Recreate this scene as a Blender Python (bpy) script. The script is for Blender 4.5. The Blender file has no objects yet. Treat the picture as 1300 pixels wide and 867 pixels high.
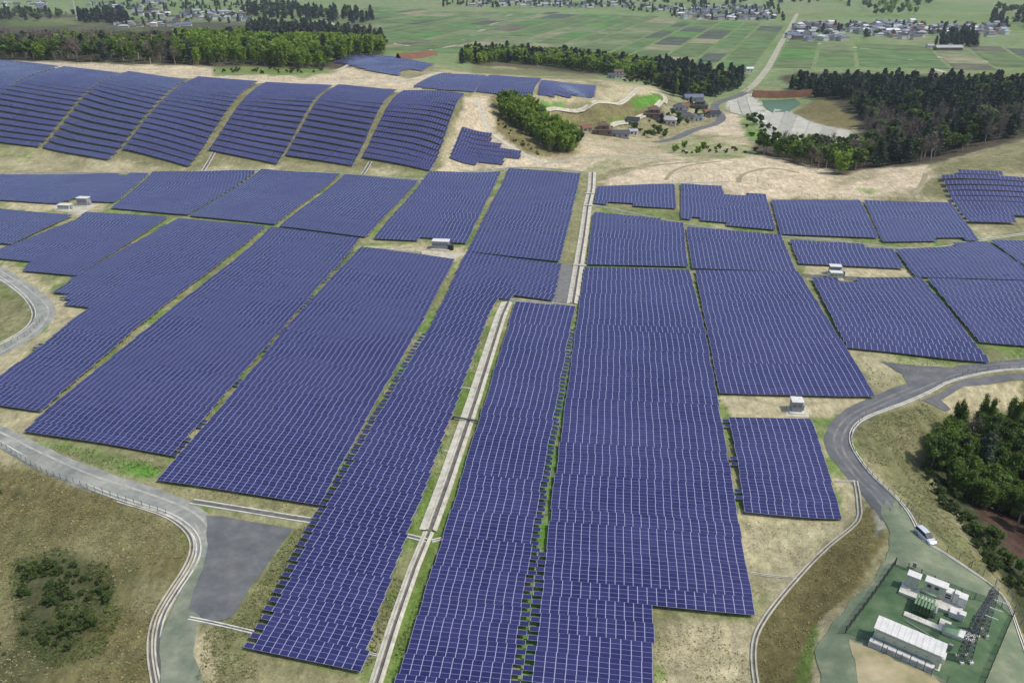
import bpy, bmesh, math, random
import numpy as np
from mathutils import Vector, Matrix

# ------------------------------------------------------------------ camera, sky, sun, exposure
scene = bpy.context.scene
COL = scene.collection
IMG_W, IMG_H = 1300.0, 867.0
FOCAL = 1011.0                      # focal length in photograph pixels (a 28 mm drone lens)
PITCH = math.radians(26.2)
CAM_Z = 105.0

cam_data = bpy.data.cameras.new('camera')
cam_data.sensor_width = 36.0
cam_data.lens = FOCAL / IMG_W * 36.0
cam_data.clip_start = 1.0
cam_data.clip_end = 20000.0
cam = bpy.data.objects.new('camera', cam_data)
cam.location = (0, 0, CAM_Z)
cam.rotation_euler = (math.pi / 2 - PITCH, 0, 0)
COL.objects.link(cam)
scene.camera = cam

SUN_EL = math.radians(56)
SUN_DIR = Vector((0.972 * math.cos(SUN_EL), -0.235 * math.cos(SUN_EL), math.sin(SUN_EL))).normalized()   # towards the sun
world = bpy.data.worlds.new('World')
scene.world = world
world.use_nodes = True
wn = world.node_tree.nodes
sky = wn.new('ShaderNodeTexSky')
sky.sky_type = 'NISHITA'
sky.sun_disc = False
sky.sun_elevation = SUN_EL
sky.sun_rotation = math.atan2(SUN_DIR.x, SUN_DIR.y)
sky.air_density = 1.2
sky.dust_density = 2.0
wn['Background'].inputs['Strength'].default_value = 0.15
world.node_tree.links.new(sky.outputs['Color'], wn['Background'].inputs['Color'])
sun_data = bpy.data.lights.new('sun', 'SUN')
sun_data.energy = 2.8
sun_data.angle = math.radians(2.5)
sun_data.color = (1.0, 0.95, 0.86)
sun = bpy.data.objects.new('sun', sun_data)
sun.rotation_euler = SUN_DIR.to_track_quat('Z', 'Y').to_euler()
COL.objects.link(sun)
scene.view_settings.view_transform = 'Standard'
scene.view_settings.look = 'None'
scene.view_settings.exposure = 0.13
scene.view_settings.gamma = 1.0
scene.view_settings.use_curve_mapping = False
scene.render.engine = 'CYCLES'
scene.cycles.max_bounces = 6
scene.cycles.diffuse_bounces = 3
scene.cycles.glossy_bounces = 2
scene.cycles.transmission_bounces = 2
scene.cycles.transparent_max_bounces = 4
scene.cycles.volume_bounces = 0
scene.cycles.use_adaptive_sampling = True
scene.cycles.adaptive_threshold = 0.02
scene.cycles.use_denoising = True

rng = np.random.default_rng(7)
random.seed(7)

# ------------------------------------------------------------------ terrain: heights measured on the photograph
CP, SP = math.cos(PITCH), math.sin(PITCH)


def ray(px, py):
    """Direction in the world of a photograph pixel (arrays welcome)."""
    px = np.asarray(px, float); py = np.asarray(py, float)
    x = (px - IMG_W / 2) / FOCAL
    y = -(py - IMG_H / 2) / FOCAL
    return np.stack([x, CP + y * SP, -SP + y * CP], -1)


def project(x, y, z):
    d = y * CP - (z - CAM_Z) * SP
    d = np.maximum(d, 1e-3)
    u = y * SP + (z - CAM_Z) * CP
    return IMG_W / 2 + FOCAL * x / d, IMG_H / 2 - FOCAL * u / d


CONTROL = [
    # the flat of the solar farm
    (20, 240, 0), (160, 240, 0), (330, 250, 0), (480, 262, 0), (650, 270, 0), (740, 262, 0), (100, 320, 0), (300, 350, 0),
    (500, 350, 0), (650, 350, 0), (800, 330, 0), (60, 470, 0), (200, 540, 0), (300, 620, 0), (350, 480, 0), (500, 500, 0),
    (600, 600, 0), (430, 750, 0), (450, 860, 0), (600, 850, 0), (800, 800, 0), (700, 500, 0), (850, 600, 0), (900, 750, 0),
    (950, 550, 0), (1000, 430, 0), (900, 300, 0), (1050, 310, 0), (1150, 340, 0.3), (1270, 340, 0.6), (1180, 420, 0.2), (1290, 425, 0.5),
    (1010, 620, 0), (800, 250, 0), (1040, 275, 0), (1150, 280, 0.4), (800, 420, 0), (400, 400, 0), (200, 330, 0), (330, 760, 0),
    (0, 280, 0), (-150, 300, 0), (-100, 240, 0.5), (700, 215, 0.6), (560, 224, 0.3), (330, 219, 0.4), (440, 223, 0.3), (160, 224, 0.3),
    # the sloping field at the upper left, its foot, its middle, its crest and the flat top
    (0, 196, 0.8), (-120, 190, 0.8), (60, 196, 0.8), (145, 212, 0.8), (245, 219, 0.6), (355, 213, 0.8), (450, 215, 0.7), (545, 221, 0.6),
    (-60, 155, 11), (90, 155, 11.5), (180, 165, 11.5), (310, 167, 11.5), (400, 168, 11.5), (500, 170, 11.5), (560, 172, 11.0),
    (-100, 112, 22), (0, 118, 22), (110, 120, 22), (220, 124, 22), (310, 127, 22), (400, 129, 22), (490, 131, 22), (585, 131, 21.5),
    (-100, 76, 26), (0, 79, 26), (100, 83, 26), (200, 92, 25.4), (300, 98, 24.6), (400, 107, 23.6), (500, 116, 22.8), (570, 117, 22.6),
    (590, 105, 23.5), (480, 88, 24), (440, 80, 24), (540, 84, 22), (535, 76, 14), (660, 110, 21), (720, 114, 19.3), (758, 116, 17.8), (690, 122, 19.2), (750, 122, 17.6),
    # down from it to the hamlet
    (615, 150, 14), (600, 185, 5.5), (580, 203, 1.8), (640, 203, 1.8), (660, 205, 1.5), (640, 170, 9), (680, 150, 9), (720, 180, 2.5), (700, 200, 1.0),
    (750, 135, 8), (740, 155, 3), (780, 130, 9), (810, 145, 2), (830, 118, 8), (845, 135, -3), (800, 165, -4), (760, 175, -1), (870, 158, -8), (830, 182, -5),
    (900, 140, -10), (950, 118, -11), (900, 170, -6), (930, 150, -9), (790, 198, 1.0), (730, 205, 0.6),
    (600, 92, 14), (700, 96, 8), (780, 100, 4), (850, 104, -4), (590, 74, 4), (650, 80, 2), (900, 110, -9),
    # woods behind the slope
    (100, 76, 25), (220, 82, 24), (330, 88, 23), (410, 84, 22), (0, 72, 24), (60, 50, 12), (200, 52, 12), (330, 55, 10), (440, 62, 8), (480, 66, 2),
    # far plain
    (600, 50, -12), (700, 62, -12), (800, 72, -12), (900, 85, -12), (980, 90, -12), (1000, 60, -12), (1100, 70, -12), (1200, 76, -12), (1290, 72, -12),
    (500, 48, -12), (700, 20, -12), (1000, 20, -12), (1250, 20, -12), (300, 15, -10), (100, 15, -10), (650, -30, -12), (200, -30, -12), (1100, -30, -12),
    (560, 62, -8), (0, 10, -10), (-200, 40, 8), (1500, 60, -12), (-300, -30, -12), (1600, -30, -12),
    # wood and ponds at the right
    (980, 128, -12), (1010, 122, -11), (1000, 140, -11), (1050, 130, -6), (1060, 165, -7), (1000, 165, -8), (960, 170, -6), (1120, 110, -6), (1200, 110, -3), (1290, 110, 0),
    (1120, 160, -5), (1200, 150, 0), (1290, 140, 6), (1060, 196, -6), (1000, 190, -6), (950, 187, -4), (1120, 198, -4), (1180, 192, 0), (1240, 185, 6), (1290, 165, 10),
    (1040, 205, -4), (1080, 210, -3),
    # bare sandy mounds in front of it
    (800, 220, 1.5), (860, 210, 2.5), (920, 206, 3.2), (960, 207, 3.2), (1000, 222, 2.0), (1060, 236, 0.6), (1100, 222, 3.0), (1160, 213, 6), (1100, 244, 0.6), (960, 232, 1.0),
    (880, 228, 1.0), (1180, 235, 3.0),
    # sloping field at the far right
    (1231, 284, 0.8), (1300, 288, 1.0), (1240, 258, 1.8), (1330, 262, 2.2), (1205, 224, 6.4), (1290, 228, 7.2), (1400, 234, 8), (1260, 205, 8.6), (1295, 190, 10), (1450, 290, 1.5),
    # road, platform of the substation, gully with the wood
    (1065, 560, 0), (1080, 520, 0), (1130, 645, 2.6), (1116, 648, 2.6), (1124, 674, 3.6), (1106, 628, 1.7), (1112, 700, 3.8), (1180, 690, 4), (1180, 780, 4), (1110, 750, 4), (1075, 800, 4), (1060, 860, 4), (1250, 840, 4), (1290, 858, 3.6),
    (1230, 740, 4), (1265, 760, 3.8), (1010, 733, 0), (962, 800, 0), (965, 862, 0), (1086, 645, 0.3), (1045, 700, 0), (1085, 610, 0),
    (1120, 575, -1.2), (1160, 610, -4), (1230, 600, -9), (1300, 600, -11), (1300, 680, -9), (1235, 665, -6), (1205, 680, 1.0), (1280, 735, -3), (1310, 800, -2),
    (1170, 520, -0.4), (1225, 505, 0), (1290, 490, 0.6), (1290, 530, -4), (1215, 472, 0.6), (1300, 465, 0.8), (1420, 470, 1), (1450, 600, -10), (1500, 760, -6),
    # land left of the road
    (100, 603, 0), (230, 690, 0), (225, 830, 0), (270, 720, 0), (180, 710, -1.2), (100, 750, -2.5), (0, 690, -3), (0, 600, -1.6), (50, 850, -3), (150, 860, -1.5),
    (-80, 540, -0.4), (10, 405, -0.8), (50, 390, 0), (-200, 420, -1), (-200, 700, -5), (-150, 860, -5), (30, 440, 0), (300, 860, 0),
    (-500, 300, 2), (1800, 300, 6), (-500, 120, 15), (1800, 120, 8), (650, 1100, 0), (0, 1100, -3), (1300, 1100, 2),
]


def to_polar(x, y):
    return np.arctan2(x, y), np.log(np.hypot(x, y))


_c = np.array(CONTROL, float)
_r = ray(_c[:, 0], _c[:, 1])
_t = (_c[:, 2] - CAM_Z) / np.minimum(_r[:, 2], -0.012)
_cx, _cy = _r[:, 0] * _t, _r[:, 1] * _t
_a, _l = to_polar(_cx, _cy)
_P = np.stack([_a * 3.0, _l * 2.2], -1)


def _tps(d2):
    return 0.5 * d2 * np.log(d2 + 1e-9)


_n = len(_P)
_K = _tps(((_P[:, None] - _P[None]) ** 2).sum(-1)) + np.eye(_n) * 0.0015
_Q = np.concatenate([np.ones((_n, 1)), _P], 1)
_A = np.block([[_K, _Q], [_Q.T, np.zeros((3, 3))]])
_w = np.linalg.solve(_A, np.concatenate([_c[:, 2], np.zeros(3)]))


def hash2(ix, iy, seed):
    h = (ix.astype(np.int64) * 374761393 + iy.astype(np.int64) * 668265263 + seed * 1442695041) & 0xFFFFFFFF
    h = ((h ^ (h >> 13)) * 1274126177) & 0xFFFFFFFF
    return ((h ^ (h >> 16)) & 0xFFFF) / 65535.0


def vnoise(x, y, scale, seed=0):
    x = np.asarray(x) / scale; y = np.asarray(y) / scale
    ix, iy = np.floor(x), np.floor(y)
    fx, fy = x - ix, y - iy
    fx = fx * fx * (3 - 2 * fx); fy = fy * fy * (3 - 2 * fy)
    a, b = hash2(ix, iy, seed), hash2(ix + 1, iy, seed)
    c, d = hash2(ix, iy + 1, seed), hash2(ix + 1, iy + 1, seed)
    return (a * (1 - fx) + b * fx) * (1 - fy) + (c * (1 - fx) + d * fx) * fy


def fbm(x, y, scale, seed=0, octaves=4):
    s, amp, tot = 0, 1.0, 0
    for o in range(octaves):
        s = s + amp * vnoise(x, y, scale / 2 ** o, seed + o * 17)
        tot += amp; amp *= 0.55
    return s / tot


NA, ND = 440, 640
AZ = np.linspace(math.radians(-62), math.radians(62), NA)
LD = np.linspace(math.log(24), math.log(9000), ND)
gA, gL = np.meshgrid(AZ, LD)
gX, gY = np.sin(gA) * np.exp(gL), np.cos(gA) * np.exp(gL)
_pts = np.stack([gA.ravel() * 3.0, gL.ravel() * 2.2], -1)
gZ = np.empty(len(_pts))
for i in range(0, len(_pts), 40000):
    q = _pts[i:i + 40000]
    gZ[i:i + 40000] = _tps(((q[:, None] - _P[None]) ** 2).sum(-1)) @ _w[:_n] + _w[_n] + q @ _w[_n + 1:]
gZ = gZ.reshape(gX.shape)
_far = np.clip((gL - math.log(900)) / 0.45, 0, 1)
gZ = gZ * (1 - _far) + -12.0 * _far
gZ = np.clip(gZ, -14, 30)
gZ += (fbm(gX, gY, 42, 3, 3) - 0.5) * 0.6 * (1 - _far)


def height(x, y):
    a, l = to_polar(np.asarray(x, float), np.asarray(y, float))
    fa = np.clip((a - AZ[0]) / (AZ[1] - AZ[0]), 0, NA - 1.001)
    fl = np.clip((l - LD[0]) / (LD[1] - LD[0]), 0, ND - 1.001)
    ia, il = fa.astype(int), fl.astype(int)
    fa -= ia; fl -= il
    return (gZ[il, ia] * (1 - fa) + gZ[il, ia + 1] * fa) * (1 - fl) + (gZ[il + 1, ia] * (1 - fa) + gZ[il + 1, ia + 1] * fa) * fl


def ground(px, py, dz=0.0):
    """Where the sight line of a photograph pixel meets the terrain (raised by dz): arrays x, y, z."""
    px = np.atleast_1d(np.asarray(px, float)); py = np.atleast_1d(np.asarray(py, float))
    r = ray(px, py)
    r[:, 2] = np.minimum(r[:, 2], -0.014 * np.hypot(r[:, 0], r[:, 1]))
    hor = np.hypot(r[:, 0], r[:, 1])
    ds = np.exp(np.linspace(math.log(30), math.log(8500), 900))
    lo = np.full(len(px), 30.0); hi = np.full(len(px), 8500.0); found = np.zeros(len(px), bool)
    prev = np.full(len(px), 30.0)
    for d in ds:
        t = d / hor
        hit = (CAM_Z + r[:, 2] * t <= height(r[:, 0] * t, r[:, 1] * t) + dz) & ~found
        lo[hit] = prev[hit]; hi[hit] = d; found |= hit
        prev[:] = d
    for _ in range(24):
        m = (lo + hi) / 2; t = m / hor
        below = CAM_Z + r[:, 2] * t <= height(r[:, 0] * t, r[:, 1] * t) + dz
        hi = np.where(below, m, hi); lo = np.where(below, lo, m)
    t = hi / hor
    x, y = r[:, 0] * t, r[:, 1] * t
    return x, y, height(x, y)


def G(px, py, dz=0.0):
    x, y, z = ground(px, py, dz)
    return Vector((x[0], y[0], z[0]))


def inside(poly, x, y):
    poly = np.asarray(poly, float)
    x = np.asarray(x); y = np.asarray(y)
    res = np.zeros(x.shape, bool)
    x1, y1 = poly[-1]
    for x2, y2 in poly:
        cond = (y1 > y) != (y2 > y)
        with np.errstate(divide='ignore', invalid='ignore'):
            xi = (x2 - x1) * (y - y1) / (y2 - y1 + 1e-12) + x1
        res ^= cond & (x < xi)
        x1, y1 = x2, y2
    return res


def edge_dist(poly, x, y, closed=True):
    poly = np.asarray(poly, float)
    best = np.full(np.shape(x), 1e9)
    rngi = range(len(poly)) if closed else range(1, len(poly))
    for i in rngi:
        ax, ay = poly[i - 1]; bx, by = poly[i]
        dx, dy = bx - ax, by - ay
        t = np.clip(((x - ax) * dx + (y - ay) * dy) / (dx * dx + dy * dy + 1e-9), 0, 1)
        best = np.minimum(best, np.hypot(x - ax - t * dx, y - ay - t * dy))
    return best


# ------------------------------------------------------------------ helpers: materials, meshes, tags
def new_mat(name):
    m = bpy.data.materials.new(name)
    m.use_nodes = True
    nt = m.node_tree
    return m, nt.nodes, nt.links, nt.nodes['Principled BSDF']


def noise_mat(name, c1, c2, scale=1.0, rough=0.85, detail=5, spec=0.3, bump=0.0, metal=0.0, c3=None):
    """Two or three tone mottled surface, scale in blobs per metre, laid out on object coordinates."""
    m, N, L, b = new_mat(name)
    tc = N.new('ShaderNodeTexCoord')
    n = N.new('ShaderNodeTexNoise'); n.inputs['Scale'].default_value = scale; n.inputs['Detail'].default_value = detail
    n.inputs['Roughness'].default_value = 0.65
    L.new(tc.outputs['Object'], n.inputs['Vector'])
    r = N.new('ShaderNodeValToRGB')
    r.color_ramp.elements[0].position = 0.33; r.color_ramp.elements[0].color = (*c1, 1)
    r.color_ramp.elements[1].position = 0.67; r.color_ramp.elements[1].color = (*c2, 1)
    if c3:
        e = r.color_ramp.elements.new(0.5); e.color = (*c3, 1)
    L.new(n.outputs['Fac'], r.inputs['Fac'])
    L.new(r.outputs['Color'], b.inputs['Base Color'])
    b.inputs['Roughness'].default_value = rough
    b.inputs['Metallic'].default_value = metal
    b.inputs['Specular IOR Level'].default_value = spec
    if bump:
        bp = N.new('ShaderNodeBump'); bp.inputs['Strength'].default_value = bump
        L.new(n.outputs['Fac'], bp.inputs['Height']); L.new(bp.outputs['Normal'], b.inputs['Normal'])
    return m


def link(o, parent=None):
    COL.objects.link(o)
    if parent is not None:
        o.parent = parent
    return o


def mesh_obj(name, verts, faces, mats, parent=None, mat_idx=None, smooth=False, uv=None, loc=None):
    me = bpy.data.meshes.new(name)
    if isinstance(verts, np.ndarray) and isinstance(faces, np.ndarray):
        nv, nf, k = len(verts), len(faces), faces.shape[1]
        me.vertices.add(nv); me.vertices.foreach_set('co', verts.astype(np.float32).ravel())
        me.loops.add(nf * k); me.loops.foreach_set('vertex_index', faces.astype(np.int32).ravel())
        me.polygons.add(nf)
        me.polygons.foreach_set('loop_start', np.arange(0, nf * k, k, dtype=np.int32))
        me.polygons.foreach_set('loop_total', np.full(nf, k, dtype=np.int32))
        me.update(calc_edges=True)
    else:
        me.from_pydata([tuple(v) for v in verts], [], [tuple(f) for f in faces])
        me.update()
    for m in (mats if isinstance(mats, (list, tuple)) else [mats]):
        me.materials.append(m)
    if mat_idx is not None:
        me.polygons.foreach_set('material_index', np.asarray(mat_idx, dtype=np.int32))
    me.polygons.foreach_set('use_smooth', np.full(len(me.polygons), bool(smooth)))
    if uv is not None:
        lay = me.uv_layers.new(name='UVMap')
        lay.data.foreach_set('uv', np.asarray(uv, dtype=np.float32).ravel())
    o = bpy.data.objects.new(name, me)
    if loc is not None:
        o.location = loc
    return link(o, parent)


def tag(o, label, cat, group=None):
    o['label'] = label; o['category'] = cat
    if group:
        o['group'] = group
    return o


def thing(name, label, cat, loc=(0, 0, 0), rz=0.0, group=None):
    o = bpy.data.objects.new(name, None)
    o.empty_display_size = 0.5
    o.location = loc; o.rotation_euler = (0, 0, rz)
    COL.objects.link(o)
    return tag(o, label, cat, group)


def structure(o):
    o['kind'] = 'structure'
    return o


class MB:
    """Collects boxes, tubes and prisms into one mesh."""
    def __init__(self):
        self.v, self.f, self.m = [], [], []

    def add(self, vs, fs, mi=0):
        b = len(self.v)
        self.v += [tuple(p) for p in vs]
        self.f += [tuple(b + i for i in f) for f in fs]
        self.m += [mi] * len(fs)

    def box(self, x0, x1, y0, y1, z0, z1, mi=0, bevel=0.0):
        if bevel <= 0:
            vs = [(x0, y0, z0), (x1, y0, z0), (x1, y1, z0), (x0, y1, z0), (x0, y0, z1), (x1, y0, z1), (x1, y1, z1), (x0, y1, z1)]
            self.add(vs, [(0, 3, 2, 1), (4, 5, 6, 7), (0, 1, 5, 4), (1, 2, 6, 5), (2, 3, 7, 6), (3, 0, 4, 7)], mi)
            return
        b = bevel
        ring = lambda k, z: [(x0 + k, y0 + b, z), (x0 + b, y0 + k, z), (x1 - b, y0 + k, z), (x1 - k, y0 + b, z), (x1 - k, y1 - b, z), (x1 - b, y1 - k, z), (x0 + b, y1 - k, z), (x0 + k, y1 - b, z)]
        vs = ring(0, z0) + ring(0, z1 - b) + ring(b, z1)
        fs = [tuple(reversed(range(8))), tuple(range(16, 24))]
        for r in (0, 8):
            for i in range(8):
                j = (i + 1) % 8
                fs.append((r + i, r + j, r + 8 + j, r + 8 + i))
        self.add(vs, fs, mi)

    def bar(self, p, q, w, mi=0, h=None):
        p, q = Vector(p), Vector(q)
        d = (q - p).normalized()
        s = d.cross(Vector((0, 0, 1)))
        s = Vector((1, 0, 0)) if s.length < 1e-4 else s.normalized()
        u = s.cross(d).normalized()
        a, c = s * w / 2, u * (h or w) / 2
        vs = [p - a - c, p + a - c, p + a + c, p - a + c, q - a - c, q + a - c, q + a + c, q - a + c]
        self.add(vs, [(3, 2, 1, 0), (4, 5, 6, 7), (0, 1, 5, 4), (1, 2, 6, 5), (2, 3, 7, 6), (3, 0, 4, 7)], mi)

    def tube(self, pts, radii, n=7, mi=0, cap=True):
        rings = []
        for i, p in enumerate(pts):
            p = Vector(p)
            a = Vector(pts[max(i - 1, 0)]); b = Vector(pts[min(i + 1, len(pts) - 1)])
            d = (b - a).normalized()
            s = d.cross(Vector((0.13, 0.91, 0.3))).normalized()
            u = s.cross(d)
            rings.append([p + (s * math.cos(2 * math.pi * k / n) + u * math.sin(2 * math.pi * k / n)) * radii[i] for k in range(n)])
        vs = [q for r in rings for q in r]
        fs = []
        for i in range(len(pts) - 1):
            for k in range(n):
                j = (k + 1) % n
                fs.append((i * n + k, i * n + j, (i + 1) * n + j, (i + 1) * n + k))
        if cap:
            fs += [tuple(range(n))[::-1], tuple((len(pts) - 1) * n + k for k in range(n))]
        self.add(vs, fs, mi)

    def build(self, name, mats, parent=None, smooth=False, loc=None):
        return mesh_obj(name, self.v, self.f, mats, parent, self.m, smooth, loc=loc)


ONES = 'zeroth first second third fourth fifth sixth seventh eighth ninth tenth eleventh twelfth thirteenth fourteenth fifteenth sixteenth seventeenth eighteenth nineteenth'.split()
TENS = {20: ('twentieth', 'twenty'), 30: ('thirtieth', 'thirty'), 40: ('fortieth', 'forty'), 50: ('fiftieth', 'fifty'), 60: ('sixtieth', 'sixty'), 70: ('seventieth', 'seventy'), 80: ('eightieth', 'eighty'), 90: ('ninetieth', 'ninety')}


def ordinal(n):
    if n < 20:
        return ONES[n]
    if n >= 100:
        return str(n) + 'th'
    t = n // 10 * 10
    return TENS[t][0] if n == t else TENS[t][1] + '-' + ONES[n - t]


# ------------------------------------------------------------------ ground sheet and what covers it
vX, vY, vZ = gX.ravel(), gY.ravel(), gZ.ravel()
pX, pY = project(vX, vY, vZ)
jit = np.clip(420.0 / np.hypot(vX, vY), 0.25, 1.6)
qX = pX + (fbm(vX, vY, 9, 50, 3) - 0.5) * 13 * jit
qY = pY + (fbm(vX, vY, 9, 70, 3) - 0.5) * 9 * jit
NV = len(vX)
C = {
    'sand': (0.43, 0.375, 0.23), 'sand2': (0.53, 0.44, 0.30), 'dry': (0.255, 0.235, 0.125), 'olive': (0.165, 0.165, 0.075), 'grass': (0.125, 0.195, 0.042),
    'bright': (0.095, 0.24, 0.03), 'brush': (0.035, 0.048, 0.018), 'mown': (0.17, 0.145, 0.06), 'pale': (0.50, 0.48, 0.42), 'field': (0.185, 0.24, 0.105), 'wood': (0.06, 0.05, 0.035),
    'earth': (0.085, 0.05, 0.038), 'yard': (0.135, 0.215, 0.165), 'yarddark': (0.05, 0.125, 0.075), 'grey': (0.36, 0.35, 0.30),
}
gc = np.zeros((NV, 3))
dist = np.hypot(vX, vY)
n1 = fbm(vX, vY, 22, 101); n2 = fbm(vX, vY, 6, 131); n3 = fbm(vX, vY, 60, 151)


def mix(col, f):
    global gc
    f = np.clip(f, 0, 1)[:, None]
    gc = gc * (1 - f) + np.array(C[col])[None] * f


def sm(a, b, x):
    t = np.clip((x - a) / (b - a), 0, 1)
    return t * t * (3 - 2 * t)


def paint(poly, col, w=2.0, amount=1.0, patch=None):
    x0, y0 = np.min(poly, 0) - 12; x1, y1 = np.max(poly, 0) + 12
    sel = (qX > x0) & (qX < x1) & (qY > y0) & (qY < y1)
    f = np.zeros(NV)
    if sel.any():
        s = np.where(inside(poly, qX[sel], qY[sel]), 1.0, -1.0) * edge_dist(poly, qX[sel], qY[sel])
        v = sm(-w, w, s) * amount
        if patch is not None:
            v = v * patch[sel]
        f[sel] = v
    mix(col, f)


gc[:] = C['dry']
mix('sand', sm(0.40, 0.62, n1) * 0.8)
mix('olive', sm(0.5, 0.68, n2) * 0.6)
mix('field', sm(math.log(640), math.log(760), np.log(dist)))
tuft = sm(0.42, 0.62, n2); tuft2 = sm(0.40, 0.60, n1); blot = sm(0.45, 0.58, n3 * 0.5 + n2 * 0.5)
# under and between the arrays
paint([(-200, 225), (750, 215), (746, 260), (735, 390), (690, 900), (300, 840), (200, 610), (30, 550), (-200, 520)], 'grass', 2, 0.85, 0.35 + 0.65 * tuft)
paint([(740, 260), (880, 285), (1300, 300), (1500, 340), (1480, 450), (1260, 462), (1110, 500), (1070, 650), (960, 790), (840, 785), (830, 900), (660, 900)], 'grass', 2, 0.8, 0.3 + 0.7 * tuft)
# slope of the upper left field
paint([(-200, 80), (300, 95), (600, 118), (545, 218), (440, 212), (350, 208), (240, 212), (135, 204), (50, 188), (-200, 178)], 'olive', 2, 0.75)
paint([(-200, 190), (60, 192), (150, 207), (250, 216), (350, 212), (545, 219), (540, 226), (330, 217), (-200, 225)], 'sand', 1.5, 0.75, 0.3 + 0.7 * tuft2)
paint([(0, 190), (40, 190), (45, 208), (0, 212)], 'grass', 4, 0.6, tuft)
# sandy belt along the top and behind it
paint([(-200, 74), (60, 77), (170, 83), (260, 84), (300, 96), (420, 94), (440, 85), (470, 92), (520, 100), (560, 92), (620, 96), (615, 99), (540, 103), (530, 113), (560, 118), (500, 116), (330, 106), (160, 93), (-200, 76)], 'sand2', 1.2, 0.95)
paint([(267, 86), (330, 85), (400, 88), (428, 90), (390, 98), (330, 95), (272, 97)], 'grass', 1.2, 0.8)
paint([(590, 122), (618, 122), (632, 170), (690, 205), (745, 216), (640, 214), (548, 222), (570, 200), (580, 165)], 'sand2', 1.5, 0.9)
paint([(625, 122), (650, 120), (700, 180), (735, 196), (715, 205), (660, 190), (628, 165)], 'mown', 2, 0.8)
paint([(670, 122), (755, 123), (775, 112), (770, 108), (688, 102), (690, 99), (850, 112), (770, 130), (700, 132)], 'sand', 1.2, 0.9)
paint([(690, 142), (750, 136), (830, 118), (850, 128), (830, 148), (780, 162), (740, 168), (710, 160)], 'mown', 1.2, 0.8)
paint([(672, 130), (690, 128), (718, 130), (716, 138), (680, 141)], 'bright', 1.2, 0.8)
paint([(798, 127), (828, 119), (842, 126), (838, 133), (808, 138)], 'bright', 1.0, 0.9)
paint([(750, 158), (800, 146), (800, 152), (770, 165), (750, 163)], 'grass', 1, 0.6)
paint([(600, 80), (750, 88), (760, 100), (600, 93)], 'olive', 1, 0.8)
paint([(625, 80), (690, 84), (690, 89), (622, 87)], 'sand', 1, 0.6)
# land round the hamlet, mounds
paint([(640, 205), (735, 196), (740, 175), (830, 184), (900, 176), (945, 172), (960, 200), (860, 203), (780, 215), (740, 218)], 'sand2', 1.5, 0.85, 0.65 + 0.35 * tuft2)
paint([(830, 184), (890, 176), (960, 185), (965, 200), (870, 202), (850, 195)], 'grass', 1.5, 0.75, 0.4 + 0.6 * tuft)
paint([(745, 200), (790, 202), (785, 214), (745, 215)], 'grass', 1.5, 0.5, tuft)
paint([(760, 232), (840, 207), (980, 197), (1030, 212), (1065, 222), (1110, 212), (1175, 208), (1190, 225), (1160, 240), (1090, 252), (975, 252), (870, 232), (780, 237)], 'sand2', 2.0, 1.0)
paint([(1060, 226), (1110, 212), (1115, 222), (1070, 238), (1050, 240)], 'olive', 1.5, 0.4)
paint([(1085, 240), (1115, 240), (1112, 247)], 'bright', 1.0, 0.6)
paint([(1165, 250), (1190, 212), (1300, 180), (1400, 190), (1400, 225), (1220, 216), (1195, 222), (1215, 256)], 'olive', 2, 0.8, 0.5 + 0.5 * tuft2)
paint([(1230, 200), (1300, 170), (1300, 195), (1250, 208)], 'dry', 2, 0.8)
paint([(1235, 288), (1300, 290), (1300, 297), (1250, 303)], 'sand', 1.5, 0.8, tuft2)
paint([(756, 259), (860, 268), (980, 292), (975, 296), (860, 282), (760, 263)], 'grass', 1, 0.6)
paint([(922, 130), (952, 119), (972, 137), (960, 148), (925, 142)], 'pale', 1.2, 0.9)
paint([(925, 143), (943, 146), (945, 172), (905, 172), (880, 170), (905, 158)], 'sand2', 1.2, 0.95)
paint([(940, 146), (955, 144), (985, 168), (975, 185), (950, 176), (938, 160)], 'bright', 1.2, 0.75, 0.5 + 0.5 * tuft)
paint([(955, 146), (985, 138), (1010, 145), (1040, 160), (1080, 167), (1092, 180), (1085, 192), (1010, 180), (985, 190), (972, 165)], 'pale', 1.4, 0.9)
paint([(985, 186), (1000, 186), (1010, 176), (1030, 178), (1020, 184), (1000, 192)], 'grass', 1.0, 0.5)
paint([(1003, 146), (1035, 126), (1075, 127), (1078, 140), (1092, 150), (1085, 165), (1050, 160)], 'mown', 1.5, 0.9)
paint([(950, 108), (1000, 112), (992, 118), (955, 118)], 'dry', 1.2, 0.6)
# wood floors
paint([(-200, 0), (110, 20), (230, 28), (480, 30), (490, 68), (430, 88), (330, 86), (100, 80), (-200, 76)], 'wood', 2, 0.85)
paint([(580, 60), (700, 62), (950, 95), (930, 112), (860, 104), (600, 82)], 'wood', 1.5, 0.8)
paint([(985, 100), (1010, 92), (1300, 98), (1500, 110), (1500, 160), (1300, 175), (1200, 205), (1100, 215), (1070, 224), (1020, 208), (955, 195), (960, 175), (1010, 186), (1090, 190), (1090, 150), (1040, 122)], 'wood', 2, 0.9)
# around the station pads
for pad in ([(455, 312), (592, 312), (592, 326), (575, 329), (535, 322), (459, 315)], [(10, 255), (75, 258), (135, 258), (130, 264), (100, 278), (85, 270), (8, 264)], [(1015, 335), (1150, 341), (1165, 352), (1090, 352), (1085, 358), (1030, 353)], [(913, 500), (1111, 504), (1060, 530), (925, 530)]):
    paint(pad, 'sand', 1.2, 0.95)
paint([(738, 222), (752, 224), (728, 335), (712, 332)], 'dry', 1, 0.8)
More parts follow.
